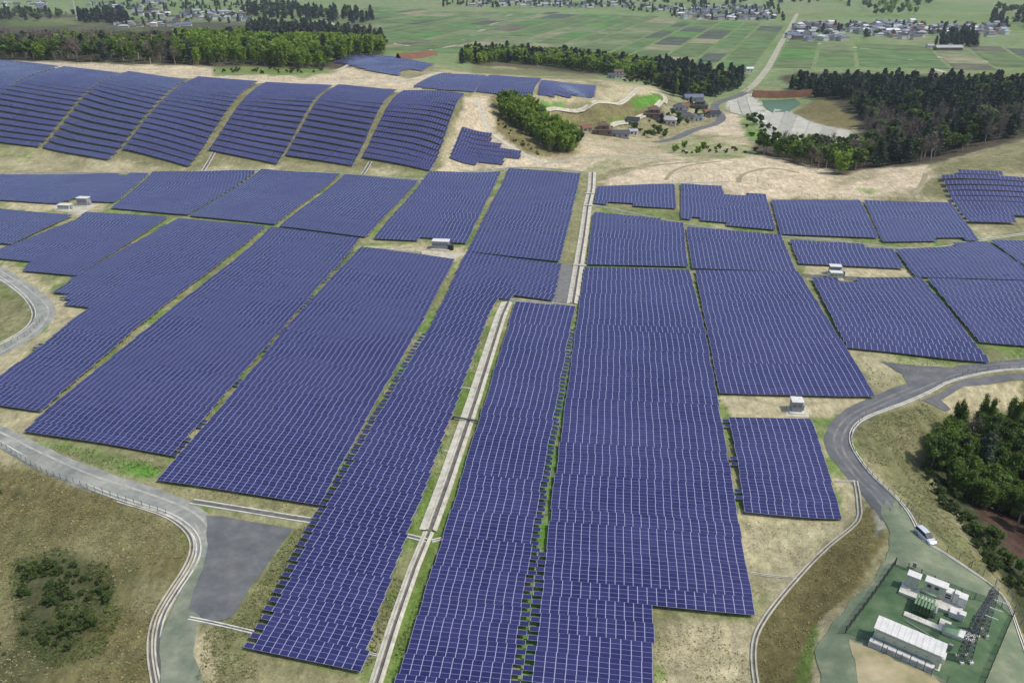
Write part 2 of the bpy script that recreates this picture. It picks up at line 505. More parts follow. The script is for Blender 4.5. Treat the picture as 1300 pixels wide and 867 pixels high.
# right side
paint([(1078, 445), (1257, 462), (1300, 441), (1300, 463), (1215, 470), (1120, 498), (1112, 503)], 'sand', 2, 0.75, 0.3 + 0.7 * tuft2)
paint([(1090, 447), (1255, 463), (1300, 441), (1300, 456), (1240, 466), (1150, 458)], 'grass', 2, 0.75, 0.2 + 0.8 * tuft)
paint([(1205, 522), (1192, 508), (1228, 487), (1300, 480), (1300, 520), (1225, 525)], 'sand', 2, 0.85)
paint([(1082, 552), (1097, 532), (1172, 510), (1205, 540), (1195, 575), (1175, 600), (1200, 640), (1260, 730), (1240, 735), (1165, 660)], 'olive', 2, 0.9)
paint([(1130, 545), (1160, 545), (1170, 585), (1145, 575)], 'dry', 4, 0.85)
paint([(1180, 640), (1200, 640), (1235, 690), (1225, 700)], 'dry', 4, 0.5)
paint([(1190, 560), (1300, 520), (1500, 540), (1500, 900), (1300, 800), (1275, 740), (1220, 660), (1180, 590)], 'brush', 4, 0.9)
paint([(1235, 640), (1320, 600), (1450, 690), (1420, 780), (1310, 730), (1262, 680)], 'earth', 5, 0.9)
paint([(1195, 672), (1240, 676), (1225, 705), (1190, 690)], 'grass', 4, 0.5, 0.3 + 0.7 * tuft)
# left of compound
paint([(934, 648), (1072, 660), (1062, 690), (1045, 698), (960, 798), (945, 720)], 'sand', 2, 0.85, 0.5 + 0.5 * tuft2)
paint([(830, 790), (960, 792), (952, 833), (960, 900), (830, 900)], 'sand', 2, 0.75, 0.3 + 0.7 * tuft2)
paint([(831, 785), (850, 785), (860, 840), (840, 880), (830, 880)], 'grass', 4, 0.8, tuft)
paint([(1092, 645), (1110, 640), (1125, 680), (1085, 745), (1040, 790), (1030, 840), (1035, 900), (965, 900), (958, 835), (960, 802), (1000, 750), (1045, 702), (1090, 662)], 'mown', 1.5, 1.0)
paint([(1010, 850), (1035, 790), (1042, 800), (1030, 850), (1036, 900), (1015, 900)], 'grass', 4, 0.85)
paint([(1060, 612), (1085, 615), (1088, 650), (1072, 655)], 'sand', 1.5, 0.8)
paint([(1110, 640), (1122, 645), (1124, 670), (1112, 680)], 'grey', 3, 0.7)
# bottom left
paint([(-200, 560), (60, 605), (170, 640), (235, 668), (243, 700), (205, 780), (190, 830), (198, 900), (-200, 900)], 'mown', 2, 0.9)
paint([(-200, 560), (60, 605), (170, 640), (235, 668), (243, 700), (205, 780), (190, 830), (198, 900), (-200, 900)], 'dry', 2, 0.6, sm(0.46, 0.62, n1))
paint([(-200, 560), (60, 605), (170, 640), (235, 668), (243, 700), (205, 780), (190, 830), (198, 900), (-200, 900)], 'olive', 2, 0.6, sm(0.50, 0.64, n2 * 0.6 + n3 * 0.4))
paint([(15, 712), (75, 700), (135, 722), (150, 780), (130, 825), (70, 845), (25, 810)], 'brush', 12, 0.72, 0.55 + 0.45 * tuft2)
paint([(0, 840), (30, 800), (80, 850), (60, 900), (0, 900)], 'brush', 10, 0.6, tuft2)
paint([(140, 700), (170, 705), (175, 740), (140, 745)], 'brush', 8, 0.5, tuft)
paint([(0, 620), (30, 625), (40, 650), (0, 650)], 'brush', 8, 0.5, tuft)
paint([(170, 740), (210, 735), (200, 775), (175, 790)], 'dry', 6, 0.7)
paint([(120, 800), (180, 790), (190, 900), (110, 900)], 'sand', 8, 0.55, tuft2)
paint([(-100, 350), (10, 355), (40, 395), (40, 415), (0, 440), (-100, 460)], 'olive', 3, 0.7)
paint([(0, 380), (30, 390), (35, 412), (0, 430)], 'dry', 4, 0.6)
paint([(0, 330), (30, 345), (70, 375), (88, 388), (112, 392), (80, 418), (45, 445), (0, 480), (-60, 490), (-60, 455), (5, 452), (60, 420), (72, 396), (40, 365), (0, 340)], 'sand', 1.5, 0.9)
paint([(-60, 508), (52, 523), (30, 548), (50, 558), (10, 548), (-60, 520)], 'sand', 2, 0.8)
paint([(38, 556), (215, 580), (205, 610), (250, 640), (200, 632), (120, 605), (60, 580)], 'dry', 2, 0.9)
paint([(40, 557), (120, 573), (205, 592), (212, 612), (140, 600), (80, 575)], 'bright', 5, 0.95, 0.4 + 0.6 * tuft)
paint([(204, 612), (405, 643), (403, 658), (245, 636)], 'dry', 2, 0.8)
paint([(371, 672), (400, 665), (330, 810), (318, 822), (300, 867), (240, 900), (245, 800), (291, 786)], 'olive', 3, 0.8, 0.3 + 0.7 * tuft)
paint([(245, 800), (270, 800), (285, 867), (245, 867)], 'sand', 6, 0.8)
paint([(320, 828), (460, 858), (450, 900), (290, 900)], 'dry', 3, 0.7)
# strips beside the channel
paint([(724, 395), (732, 395), (706, 600), (682, 870), (655, 870), (684, 637)], 'bright', 2, 0.7, 0.5 + 0.5 * tuft)
paint([(544, 400), (556, 410), (445, 600), (404, 646), (421, 612)], 'bright', 2, 0.5, tuft)
paint([(622, 400), (640, 384), (570, 600), (520, 685), (470, 830), (460, 860), (520, 674), (548, 600)], 'grass', 2, 0.9, 0.4 + 0.6 * tuft)
paint([(655, 385), (640, 432), (577, 637), (508, 855), (490, 860), (545, 690), (580, 600)], 'grass', 2, 0.9)
# everything far: shades of green and pale stubble
ff = sm(math.log(800), math.log(1000), np.log(dist))
mix('grass', ff * sm(0.45, 0.7, fbm(vX, vY, 140, 401)) * 0.6)
mix('dry', ff * sm(0.5, 0.75, fbm(vX, vY, 90, 431)) * 0.45)
gc *= (0.80 + 0.40 * n2)[:, None]

idx = np.arange(NA * ND).reshape(ND, NA)
quads = np.stack([idx[:-1, :-1], idx[:-1, 1:], idx[1:, 1:], idx[1:, :-1]], -1).reshape(-1, 4)
m_ground, N, L, b = new_mat('ground_cover')
at = N.new('ShaderNodeAttribute'); at.attribute_name = 'cover'
geo = N.new('ShaderNodeNewGeometry')
na = N.new('ShaderNodeTexNoise'); na.inputs['Scale'].default_value = 0.5; na.inputs['Detail'].default_value = 9; na.inputs['Roughness'].default_value = 0.78
nb = N.new('ShaderNodeTexNoise'); nb.inputs['Scale'].default_value = 0.09; nb.inputs['Detail'].default_value = 5; nb.inputs['Distortion'].default_value = 1.2
mp = N.new('ShaderNodeMapping'); mp.inputs['Scale'].default_value = (1.0, 0.28, 1.0); mp.inputs['Rotation'].default_value = (0, 0, 0.7)
nc = N.new('ShaderNodeTexNoise'); nc.inputs['Scale'].default_value = 0.8; nc.inputs['Detail'].default_value = 4
L.new(geo.outputs['Position'], na.inputs['Vector']); L.new(geo.outputs['Position'], nb.inputs['Vector'])
L.new(geo.outputs['Position'], mp.inputs['Vector']); L.new(mp.outputs['Vector'], nc.inputs['Vector'])
r1 = N.new('ShaderNodeMapRange'); r1.inputs[1].default_value = 0.30; r1.inputs[2].default_value = 0.70; r1.inputs[3].default_value = 0.58; r1.inputs[4].default_value = 1.32
r2 = N.new('ShaderNodeMapRange'); r2.inputs[1].default_value = 0.35; r2.inputs[2].default_value = 0.65; r2.inputs[3].default_value = 0.84; r2.inputs[4].default_value = 1.14
r3 = N.new('ShaderNodeMapRange'); r3.inputs[1].default_value = 0.35; r3.inputs[2].default_value = 0.65; r3.inputs[3].default_value = 0.86; r3.inputs[4].default_value = 1.14
L.new(na.outputs['Fac'], r1.inputs[0]); L.new(nb.outputs['Fac'], r2.inputs[0]); L.new(nc.outputs['Fac'], r3.inputs[0])
mu = N.new('ShaderNodeMath'); mu.operation = 'MULTIPLY'; L.new(r1.outputs[0], mu.inputs[0]); L.new(r2.outputs[0], mu.inputs[1])
mu0 = N.new('ShaderNodeMath'); mu0.operation = 'MULTIPLY'; L.new(mu.outputs[0], mu0.inputs[0]); L.new(r3.outputs[0], mu0.inputs[1])
nd = N.new('ShaderNodeTexNoise'); nd.inputs['Scale'].default_value = 2.6; nd.inputs['Detail'].default_value = 4; nd.inputs['Roughness'].default_value = 0.8
L.new(geo.outputs['Position'], nd.inputs['Vector'])
r4 = N.new('ShaderNodeMapRange'); r4.inputs[1].default_value = 0.32; r4.inputs[2].default_value = 0.68; r4.inputs[3].default_value = 0.72; r4.inputs[4].default_value = 1.26
L.new(nd.outputs['Fac'], r4.inputs[0])
mu2 = N.new('ShaderNodeMath'); mu2.operation = 'MULTIPLY'; L.new(mu0.outputs[0], mu2.inputs[0]); L.new(r4.outputs[0], mu2.inputs[1])
vm = N.new('ShaderNodeVectorMath'); vm.operation = 'SCALE'
L.new(at.outputs['Color'], vm.inputs[0]); L.new(mu2.outputs[0], vm.inputs['Scale'])
L.new(vm.outputs[0], b.inputs['Base Color'])
b.inputs['Roughness'].default_value = 0.95; b.inputs['Specular IOR Level'].default_value = 0.1
bp = N.new('ShaderNodeBump'); bp.inputs['Strength'].default_value = 0.6; bp.inputs['Distance'].default_value = 0.5
L.new(na.outputs['Fac'], bp.inputs['Height']); L.new(bp.outputs['Normal'], b.inputs['Normal'])
terrain = mesh_obj('terrain', np.stack([vX, vY, vZ], -1), quads, m_ground, smooth=True)
ca = terrain.data.color_attributes.new('cover', 'FLOAT_COLOR', 'POINT')
ca.data.foreach_set('color', np.concatenate([gc, np.ones((NV, 1))], 1).astype(np.float32).ravel())
structure(terrain)

# ------------------------------------------------------------------ draped sheets: roads, yards, pads, drains
m_asphalt = noise_mat('asphalt', (0.092, 0.097, 0.099), (0.16, 0.16, 0.155), 0.25, 0.9, 14, c3=(0.12, 0.124, 0.126))
m_gravelroad = noise_mat('gravel_road', (0.17, 0.185, 0.165), (0.37, 0.35, 0.30), 0.22, 0.95, 12, c3=(0.25, 0.255, 0.225))
m_yard = noise_mat('green_grey_gravel', (0.11, 0.145, 0.088), (0.25, 0.26, 0.17), 0.2, 0.95, 12, c3=(0.155, 0.19, 0.12))
m_compound = noise_mat('compound_surface', (0.045, 0.09, 0.042), (0.125, 0.17, 0.09), 0.22, 0.9, 12, c3=(0.07, 0.125, 0.06))
m_conc = noise_mat('concrete', (0.34, 0.325, 0.28), (0.64, 0.61, 0.54), 0.45, 0.85, 10, c3=(0.54, 0.52, 0.46))
m_conc_warm = noise_mat('weathered_concrete', (0.30, 0.275, 0.20), (0.56, 0.52, 0.41), 0.4, 0.85, 10, c3=(0.45, 0.415, 0.32))
m_concdark = noise_mat('dark_concrete', (0.075, 0.07, 0.065), (0.17, 0.16, 0.145), 0.6, 0.7, 6)  # darker concrete tone for channel floors, sill faces, joints and one pad
m_plaster = noise_mat('white_plaster', (0.62, 0.60, 0.56), (0.74, 0.72, 0.67), 0.8, 0.6, 6)


def resample(pts, step):
    pts = np.asarray(pts, float)
    seg = np.hypot(*np.diff(pts, axis=0).T)
    s = np.concatenate([[0], np.cumsum(seg)])
    n = max(2, int(s[-1] / step) + 1)
    t = np.linspace(0, s[-1], n)
    return np.stack([np.interp(t, s, pts[:, 0]), np.interp(t, s, pts[:, 1])], -1)


def smooth_path(pts, it=2):
    pts = np.asarray(pts, float)
    for _ in range(it):
        q = [pts[0]]
        for a, c in zip(pts[:-1], pts[1:]):
            q += [a * 0.75 + c * 0.25, a * 0.25 + c * 0.75]
        pts = np.array(q + [pts[-1]])
    return pts


def path_world(px, smoothing=2, step=1.5):
    px = np.asarray(px, float)
    x, y, _ = ground(px[:, 0], px[:, 1])
    p = smooth_path(np.stack([x, y], -1), smoothing) if smoothing else np.stack([x, y], -1)
    return resample(p, step)


def normals(p):
    t = np.gradient(p, axis=0)
    t /= np.hypot(t[:, 0], t[:, 1])[:, None] + 1e-9
    return np.stack([t[:, 1], -t[:, 0]], -1)          # to the right of travel


def profile_sweep(name, p, prof, mats, parent=None, mat_idx=None, drop=0.3, rough=0.0):
    """Sweep a cross section [(offset right, height)] along a path draped on the ground."""
    nrm = normals(p)
    k = len(prof)
    V = np.empty((len(p), k, 3))
    zc = height(p[:, 0], p[:, 1])
    wob = (fbm(p[:, 0], p[:, 1], 5, 23, 3) - 0.5) * 2 * rough
    for j, (o, h) in enumerate(prof):
        q = p + nrm * (o * (1 + wob))[:, None]
        V[:, j, 0:2] = q
        V[:, j, 2] = np.maximum(height(q[:, 0], q[:, 1]), zc - drop) + h
    idx = np.arange(len(p) * k).reshape(len(p), k)
    F, M = [], []
    for j in range(k - 1):
        f = np.stack([idx[:-1, j], idx[:-1, j + 1], idx[1:, j + 1], idx[1:, j]], -1)
        F.append(f); M += [0 if mat_idx is None else mat_idx[j]] * len(f)
    return mesh_obj(name, V.reshape(-1, 3), np.concatenate(F), mats, parent, M)


def ribbon(name, p, width, mat, dz=0.05, cuts=6, drop=0.0):
    half = width / 2
    prof = [(-half + width * i / cuts, dz) for i in range(cuts + 1)]
    prof = [(-half - 0.9, -0.7), (-half - 0.2, dz - 0.02)] + prof + [(half + 0.2, dz - 0.02), (half + 0.9, -0.7)]
    return profile_sweep(name, p, prof, mat, drop=drop, rough=0.16)


def sheet(name, px, mat, dz=0.05, maxlen=2.5, smoothing=0, rough=0.0):
    px = np.asarray(px, float)
    x, y, _ = ground(px[:, 0], px[:, 1])
    w = np.stack([x, y], -1)
    if smoothing:
        w = smooth_path(np.concatenate([w, w[:1]]), smoothing)[:-1]
    if rough:
        w = resample(np.concatenate([w, w[:1]]), 1.2)[:-1]
        w = w + (np.stack([fbm(w[:, 0], w[:, 1], 4, 21, 3), fbm(w[:, 0], w[:, 1], 4, 22, 3)], -1) - 0.5) * 2 * rough
    bm = bmesh.new()
    vs = [bm.verts.new((a, c, 0)) for a, c in w]
    f = bm.faces.new(vs)
    if f.normal.z < 0:
        f.normal_flip()
    bmesh.ops.triangulate(bm, faces=bm.faces[:])
    for _ in range(7):
        lim = maxlen * max(1.0, np.hypot(w[:, 0], w[:, 1]).mean() / 160)
        es = [e for e in bm.edges if e.calc_length() > lim]
        if not es:
            break
        bmesh.ops.subdivide_edges(bm, edges=es, cuts=1)
        bmesh.ops.triangulate(bm, faces=bm.faces[:])
    bm.normal_update()
    co = np.array([v.co[:2] for v in bm.verts])
    zz = height(co[:, 0], co[:, 1]) + dz
    for v, z in zip(bm.verts, zz):
        v.co.z = z
    for f in bm.faces:
        if f.normal.z < 0:
            f.normal_flip()
    me = bpy.data.meshes.new(name); bm.to_mesh(me); bm.free()
    me.materials.append(mat)
    return link(bpy.data.objects.new(name, me))


left_road = path_world([(-30, 330), (0, 346), (32, 367), (56, 386), (60, 400), (45, 420), (0, 447), (-60, 478), (-90, 510), (-50, 532), (0, 552), (55, 582), (110, 606), (180, 627), (240, 650), (262, 675), (268, 700), (255, 735), (236, 775), (224, 815), (226, 850), (238, 890), (250, 930)], 2, 1.5)
_k = int(np.argmin(np.abs(project(left_road[:, 0], left_road[:, 1], height(left_road[:, 0], left_road[:, 1]))[1] - 705) + (left_road[:, 1] > 150) * 1e4))
structure(ribbon('left_road', left_road[:_k + 1], 5.2, m_gravelroad, 0.06, 8))
m_greenroad = noise_mat('green_cast_gravel', (0.12, 0.15, 0.105), (0.30, 0.30, 0.225), 0.2, 0.95, 12, c3=(0.19, 0.21, 0.15))  # same gravel with a green corner colour cast put into its colour
structure(ribbon('left_road_lower', left_road[_k:], 5.2, m_greenroad, 0.06, 8))
right_road = path_world([(1420, 440), (1300, 463), (1215, 471), (1175, 489), (1118, 511), (1080, 528), (1063, 552), (1064, 572), (1084, 597), (1109, 622), (1132, 650), (1138, 660)], 2, 1.5)
structure(ribbon('right_road', right_road, 5.4, m_asphalt, 0.06, 8, 9.0))
m_track = noise_mat('wheel_worn_gravel', (0.25, 0.25, 0.22), (0.44, 0.42, 0.36), 0.4, 0.95, 10)
m_trackd = noise_mat('worn_asphalt', (0.12, 0.12, 0.125), (0.23, 0.22, 0.215), 0.3, 0.95, 10)
for path_, mt_, dr_ in ((left_road[:_k - 4], m_track, 0.0), (right_road, m_trackd, 9.0)):
    nr_ = normals(path_)
    for sgn in (-0.85, 0.85):
        wv = (fbm(np.arange(len(path_)) * 1.5, np.full(len(path_), sgn * 40), 18, 9, 2) - 0.5) * 0.5
        structure(profile_sweep('wheel_track', path_ + nr_ * (sgn + wv)[:, None], [(-0.28, 0.075), (0.28, 0.075)], mt_, drop=dr_))
structure(sheet('asphalt_yard', [(262, 654), (300, 658), (371, 671), (340, 716), (291, 786), (262, 790), (240, 774), (252, 735), (262, 700)], m_asphalt, 0.10, rough=0.5))
structure(sheet('asphalt_wedge', [(1119, 460), (1150, 463), (1215, 467), (1200, 483), (1156, 492), (1145, 475)], m_asphalt, 0.11, rough=0.8))
structure(sheet('side_road', [(1168, 508), (1190, 500), (1228, 481), (1310, 474), (1312, 482), (1227, 490), (1195, 507), (1208, 522), (1199, 523)], m_asphalt, 0.11, rough=0.6))
structure(sheet('gravel_yard', [(1112, 638), (1119, 652), (1125, 634), (1132, 651), (1138, 630), (1143, 648), (1148, 640), (1165, 672), (1199, 703), (1254, 742), (1280, 768), (1302, 830), (1310, 880), (1240, 900), (1050, 905), (1040, 860), (1034, 828), (1060, 788), (1110, 735), (1128, 700), (1130, 675)], m_yard, 0.12, 2.0, 0, 0.7))
structure(sheet('substation_floor', [(1136, 717), (1285, 784), (1248, 872), (1222, 876), (1073, 804)], m_compound, 0.17, 2.0))
structure(sheet('dirt_apron', [(1078, 812), (1215, 876), (1200, 920), (1095, 905), (1088, 850)], noise_mat('dirt', (0.24, 0.22, 0.11), (0.44, 0.37, 0.23), 0.2, 0.95, 7), 0.165, 2.0, 1, 0.9))
structure(sheet('gravel_strip', [(712, 333), (728, 337), (722, 386), (703, 384)], noise_mat('dark_gravel', (0.13, 0.125, 0.125), (0.21, 0.205, 0.19), 0.5, 0.9, 6), 0.06, 2.0))
m_track_soil = noise_mat('track_soil', (0.26, 0.25, 0.17), (0.42, 0.39, 0.29), 0.2, 0.95, 8)
m_bench = noise_mat('dark_bench_soil', (0.23, 0.20, 0.12), (0.34, 0.295, 0.19), 0.2, 0.95, 8)  # darker soil tone for the narrow tracks on the mound
for nm, pts, w, mat in (
    ('mound_track', [(938, 232), (939, 224), (950, 218), (985, 213), (1015, 220)], 1.8, m_bench),
    ('mound_track', [(845, 229), (853, 217), (878, 209), (915, 205)], 1.6, m_bench),
    ('mound_track', [(770, 226), (800, 215), (840, 209), (880, 206)], 2.0, m_bench),
    ('mound_track', [(1158, 250), (1172, 232), (1176, 220)], 1.8, m_bench),
    ('mound_track', [(690, 208), (735, 200), (790, 198), (840, 203)], 3.0, m_track_soil),
    ('field_track', [(945, 117), (958, 108), (975, 87), (990, 58), (1004, 33), (1012, 18)], 6.5, m_track_soil),
    ('hamlet_road', [(952, 113), (940, 122), (912, 129), (905, 136), (918, 148), (912, 157), (887, 163), (862, 175), (832, 181)], 6, m_asphalt),
    ('terrace_track', [(683, 143), (720, 139), (760, 134), (800, 125), (827, 116), (842, 120), (846, 130), (830, 143), (805, 151), (775, 160)], 2.6, m_conc_warm),
    ('slope_path', [(607, 128), (612, 145), (618, 163), (632, 176), (650, 187), (670, 198), (690, 208)], 2.4, m_conc_warm),
    ('farm_track', [(510, 75), (540, 68), (575, 58), (600, 45), (650, 18)], 7, m_conc_warm),
    ('farm_track', [(555, 65), (480, 52), (400, 22), (370, 5)], 6, m_conc_warm),
    ('plain_road', [(1000, 52), (1080, 60), (1180, 72), (1300, 82)], 7, m_conc_warm),
    ('plain_road', [(1140, 66), (1165, 82), (1200, 92)], 6, m_conc_warm),
    ('ridge_track', [(-60, 76), (60, 80), (160, 93), (250, 100), (330, 104), (430, 105), (520, 103), (560, 92)], 3.4, m_conc_warm),
    ('ridge_track', [(425, 90), (437, 86), (444, 82), (440, 76), (462, 68)], 3.0, m_conc_warm),
):
    structure(ribbon(nm, path_world(pts, 2, 4.0), w, mat, 0.09, 4))


def drain(name, px, w, label, mat=m_conc, h=0.22, smoothing=2, cat='drain', wall=0.28):
    """A U shaped concrete drain standing a little proud of the ground."""
    p = path_world(px, smoothing, 1.5)
    half = w / 2
    k = min(wall, half * 0.6)
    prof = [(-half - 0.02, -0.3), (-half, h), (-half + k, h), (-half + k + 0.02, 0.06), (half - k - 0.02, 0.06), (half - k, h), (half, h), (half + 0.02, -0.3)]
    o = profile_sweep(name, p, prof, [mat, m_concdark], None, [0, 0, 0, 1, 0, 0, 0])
    return tag(o, label, cat)


drain('roadside_drain', [(-60, 320), (0, 352), (28, 373), (42, 390), (44, 404), (34, 418), (5, 435), (-60, 462)], 1.3, 'pale concrete drain hugging the small bend of the left road')
drain('roadside_drain', [(-60, 532), (0, 562), (62, 600), (120, 622), (170, 639), (217, 653), (245, 673), (254, 692), (249, 716), (217, 762), (203, 790), (199, 826), (208, 870), (220, 910)], 1.1, 'long pale concrete drain on the outer side of the left road')
drain('slope_drain', [(150, 636), (210, 653), (236, 672), (246, 690), (240, 715), (209, 760), (193, 790), (189, 826), (196, 870), (206, 910)], 1.0, 'tan outer drain at the foot of the brown scrub slope', m_conc_warm)
drain('roadside_drain', [(1420, 448), (1300, 469), (1215, 479), (1172, 504), (1098, 529), (1080, 546), (1079, 564), (1092, 585), (1120, 616), (1148, 643), (1161, 664), (1170, 688), (1198, 702), (1252, 739), (1277, 760), (1302, 828), (1325, 890)], 0.75, 'narrow pale concrete kerb drain along the right road and gravel yard', m_conc, 0.3)
drain('slope_drain', [(1086, 611), (1091, 640), (1092, 657), (1082, 670), (1043, 699), (995, 753), (960, 800), (955, 833), (962, 880), (968, 910)], 0.95, 'curved tan drain at the foot of the mown embankment', m_conc_warm)
drain('cross_drain', [(951, 727), (1012, 734)], 0.6, 'short tan drain joining the curved embankment drain', m_conc_warm, 0.15)
drain('cross_drain', [(1060, 611), (1086, 611)], 0.6, 'short pale drain beside the small panel block near the road', m_conc_warm, 0.15)
drain('cross_drain', [(244, 637), (300, 646), (408, 663)], 1.7, 'straight wide concrete drain above the dark asphalt yard')
drain('cross_drain', [(240, 785), (322, 803)], 0.8, 'short concrete drain below the dark asphalt yard')
drain('foot_drain', [(-40, 222), (60, 218), (160, 222), (240, 219), (330, 216), (434, 221), (535, 229)], 2.2, 'thin pale drain at the foot of the upper left slope', m_conc, 0.2)
drain('foot_drain', [(535, 229), (562, 219), (645, 213), (700, 214), (740, 219)], 2.0, 'pale drain along the top edge of the two middle panel blocks', m_conc, 0.2)
drain('foot_drain', [(754, 261), (800, 270), (840, 279), (900, 290), (992, 301), (1045, 304), (1100, 311), (1135, 316), (1192, 316), (1230, 307), (1310, 296)], 1.5, 'long pale curved drain across the right panel blocks', m_conc, 0.2)
drain('foot_drain', [(775, 237), (862, 233), (925, 231)], 1.2, 'thin pale drain along the foot of the sandy mound', m_conc, 0.2)
drain('slope_gutter', [(272, 193), (258, 217)], 2.0, 'steep concrete gutter below the third slope gap from the left', m_conc, 0.2)
drain('slope_gutter', [(470, 206), (460, 222)], 2.0, 'steep concrete gutter below the rightmost slope gap', m_conc, 0.2)
drain('pad_drain', [(457, 314), (500, 318), (534, 321)], 1.4, 'pale drain beside the middle inverter station', m_conc, 0.2)

m_conc_chan = noise_mat('sandy_concrete', (0.33, 0.305, 0.235), (0.60, 0.56, 0.46), 0.55, 0.9, 10, c3=(0.49, 0.46, 0.375))
# the big stepped drainage channel between the arrays
def channel(name, px, right, groove, left, label, smoothing=0):
    p = path_world(px, smoothing, 1.5)
    a, c = -groove / 2, groove / 2
    h = 0.42
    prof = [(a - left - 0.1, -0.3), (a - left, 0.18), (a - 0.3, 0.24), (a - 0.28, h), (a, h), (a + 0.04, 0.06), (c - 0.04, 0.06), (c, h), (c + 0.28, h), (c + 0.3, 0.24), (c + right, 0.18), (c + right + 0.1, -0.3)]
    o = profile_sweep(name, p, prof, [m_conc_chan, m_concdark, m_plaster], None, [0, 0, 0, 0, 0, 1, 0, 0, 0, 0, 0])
    return tag(o, label, 'channel')


channel('drainage_channel', [(752, 219), (751, 240), (746, 262), (741, 300), (735, 337), (727, 386)], 1.5, 0.9, 1.35, 'upper concrete channel running down to the gravel strip')
channel('drainage_channel', [(645, 384), (637, 402), (604, 507), (567, 616), (546, 674)], 1.75, 1.0, 0.85, 'wide lower concrete channel between two long panel blocks')
channel('drainage_channel', [(545, 676), (540, 688), (526, 722), (500, 797), (478, 868), (468, 900)], 0.9, 0.7, 0.6, 'narrow bottom section of the concrete channel below the junction')
drain('link_drain', [(632, 380), (660, 382), (700, 386), (731, 390)], 1.6, 'concrete drain linking the upper and lower channels', m_conc, 0.25, 0)
for a, c, w, lab in (((516, 680), (544, 687), 1.2, 'short concrete apron left of the channel junction'), ((548, 687), (562, 684), 0.9, 'short concrete apron right of the channel junction'), ((561, 572), (572, 574), 0.5, 'small concrete side gutter halfway up the lower channel'),
                     ((463, 829), (485, 833), 0.5, 'small concrete side gutter near the bottom of the channel'), ((586, 492), (600, 494), 0.5, 'small concrete side gutter on upper part of lower channel')):
    drain('side_gutter', [a, c], w, lab, m_conc, 0.2, 0)
pipe = MB()
pa, pc = G(575, 532), G(609, 538)
pipe.tube([pa + Vector((0, 0, 0.75)), pc + Vector((0, 0, 0.75))], [0.22, 0.22], 8)
for q in (pa, pc):
    pipe.box(q.x - 0.25, q.x + 0.25, q.y - 0.25, q.y + 0.25, q.z - 0.1, q.z + 0.62)
tag(pipe.build('cable_pipe', noise_mat('dark_pipe', (0.05, 0.055, 0.06), (0.09, 0.09, 0.1), 1, 0.6)), 'dark pipe bridging the lower concrete channel', 'pipe')
for (qx, qy, lab) in ((749, 247, 'concrete sill with dark drop across the upper channel head'), (736, 338, 'concrete sill across the upper channel beside the asphalt strip'), (747, 262, 'concrete sill below the head of the upper channel')):
    q = G(qx, qy)
    s = MB(); s.box(-2.4, 2.4, -0.45, 0.45, -0.3, 0.62); s.box(-1.2, 1.2, -0.62, -0.452, 0.08, 0.5, 1)
    o = s.build('channel_sill', [m_conc, m_concdark], loc=q); o.rotation_euler.z = -0.08
    tag(o, lab, 'sill')

# ------------------------------------------------------------------ solar rows
m_panel, N, L, b = new_mat('solar_module')
tc = N.new('ShaderNodeUVMap'); tc.uv_map = 'UVMap'
sep = N.new('ShaderNodeSeparateXYZ'); L.new(tc.outputs['UV'], sep.inputs[0])


def math_node(op, a, bval=None, clamp=False):
    n = N.new('ShaderNodeMath'); n.operation = op; n.use_clamp = clamp
    for i, v in enumerate((a, bval)):
        if v is None:
            continue
        if isinstance(v, (int, float)):
            n.inputs[i].default_value = v
        else:
            L.new(v, n.inputs[i])
    return n.outputs[0]


def line_mask(sock, half):
    f = math_node('FRACT', sock)
    d = math_node('ABSOLUTE', math_node('SUBTRACT', f, 0.5))
    return math_node('GREATER_THAN', d, 0.5 - half)


mask_u = line_mask(sep.outputs['X'], 0.036)
mask_v = line_mask(sep.outputs['Y'], 0.034)
fl = N.new('ShaderNodeCombineXYZ')
L.new(math_node('FLOOR', sep.outputs['X']), fl.inputs[0]); L.new(math_node('FLOOR', sep.outputs['Y']), fl.inputs[1])
oi = N.new('ShaderNodeObjectInfo')
L.new(math_node('MULTIPLY', oi.outputs['Random'], 97.0), fl.inputs[2])
wnz = N.new('ShaderNodeTexWhiteNoise'); wnz.noise_dimensions = '3D'; L.new(fl.outputs[0], wnz.inputs['Vector'])
rp = N.new('ShaderNodeValToRGB')
rp.color_ramp.elements[0].color = (0.014, 0.0145, 0.070, 1); rp.color_ramp.elements[1].color = (0.033, 0.0335, 0.122, 1)
fl_e = rp.color_ramp.elements.new(0.93); fl_e.color = (0.034, 0.0345, 0.124, 1)
rp.color_ramp.elements[2].position = 1.0; rp.color_ramp.elements[2].color = (0.060, 0.066, 0.19, 1)
pgeo = N.new('ShaderNodeNewGeometry')
pnz = N.new('ShaderNodeTexNoise'); pnz.inputs['Scale'].default_value = 0.035; pnz.inputs['Detail'].default_value = 4
L.new(pgeo.outputs['Position'], pnz.inputs['Vector'])
L.new(math_node('ADD', math_node('MULTIPLY', wnz.outputs['Value'], 0.55), math_node('MULTIPLY', math_node('SUBTRACT', pnz.outputs['Fac'], 0.28), 1.0), True), rp.inputs['Fac'])
rr_ = N.new('ShaderNodeMapRange'); rr_.inputs[1].default_value = 0.35; rr_.inputs[2].default_value = 0.65; rr_.inputs[3].default_value = 0.16; rr_.inputs[4].default_value = 0.42
L.new(pnz.outputs['Fac'], rr_.inputs[0])
mxa = N.new('ShaderNodeMix'); mxa.data_type = 'RGBA'; mxa.inputs[7].default_value = (0.19, 0.20, 0.33, 1)
L.new(mask_v, mxa.inputs[0]); L.new(rp.outputs['Color'], mxa.inputs[6])
mxb = N.new('ShaderNodeMix'); mxb.data_type = 'RGBA'; mxb.inputs[7].default_value = (0.32, 0.33, 0.46, 1)
L.new(mask_u, mxb.inputs[0]); L.new(mxa.outputs[2], mxb.inputs[6])
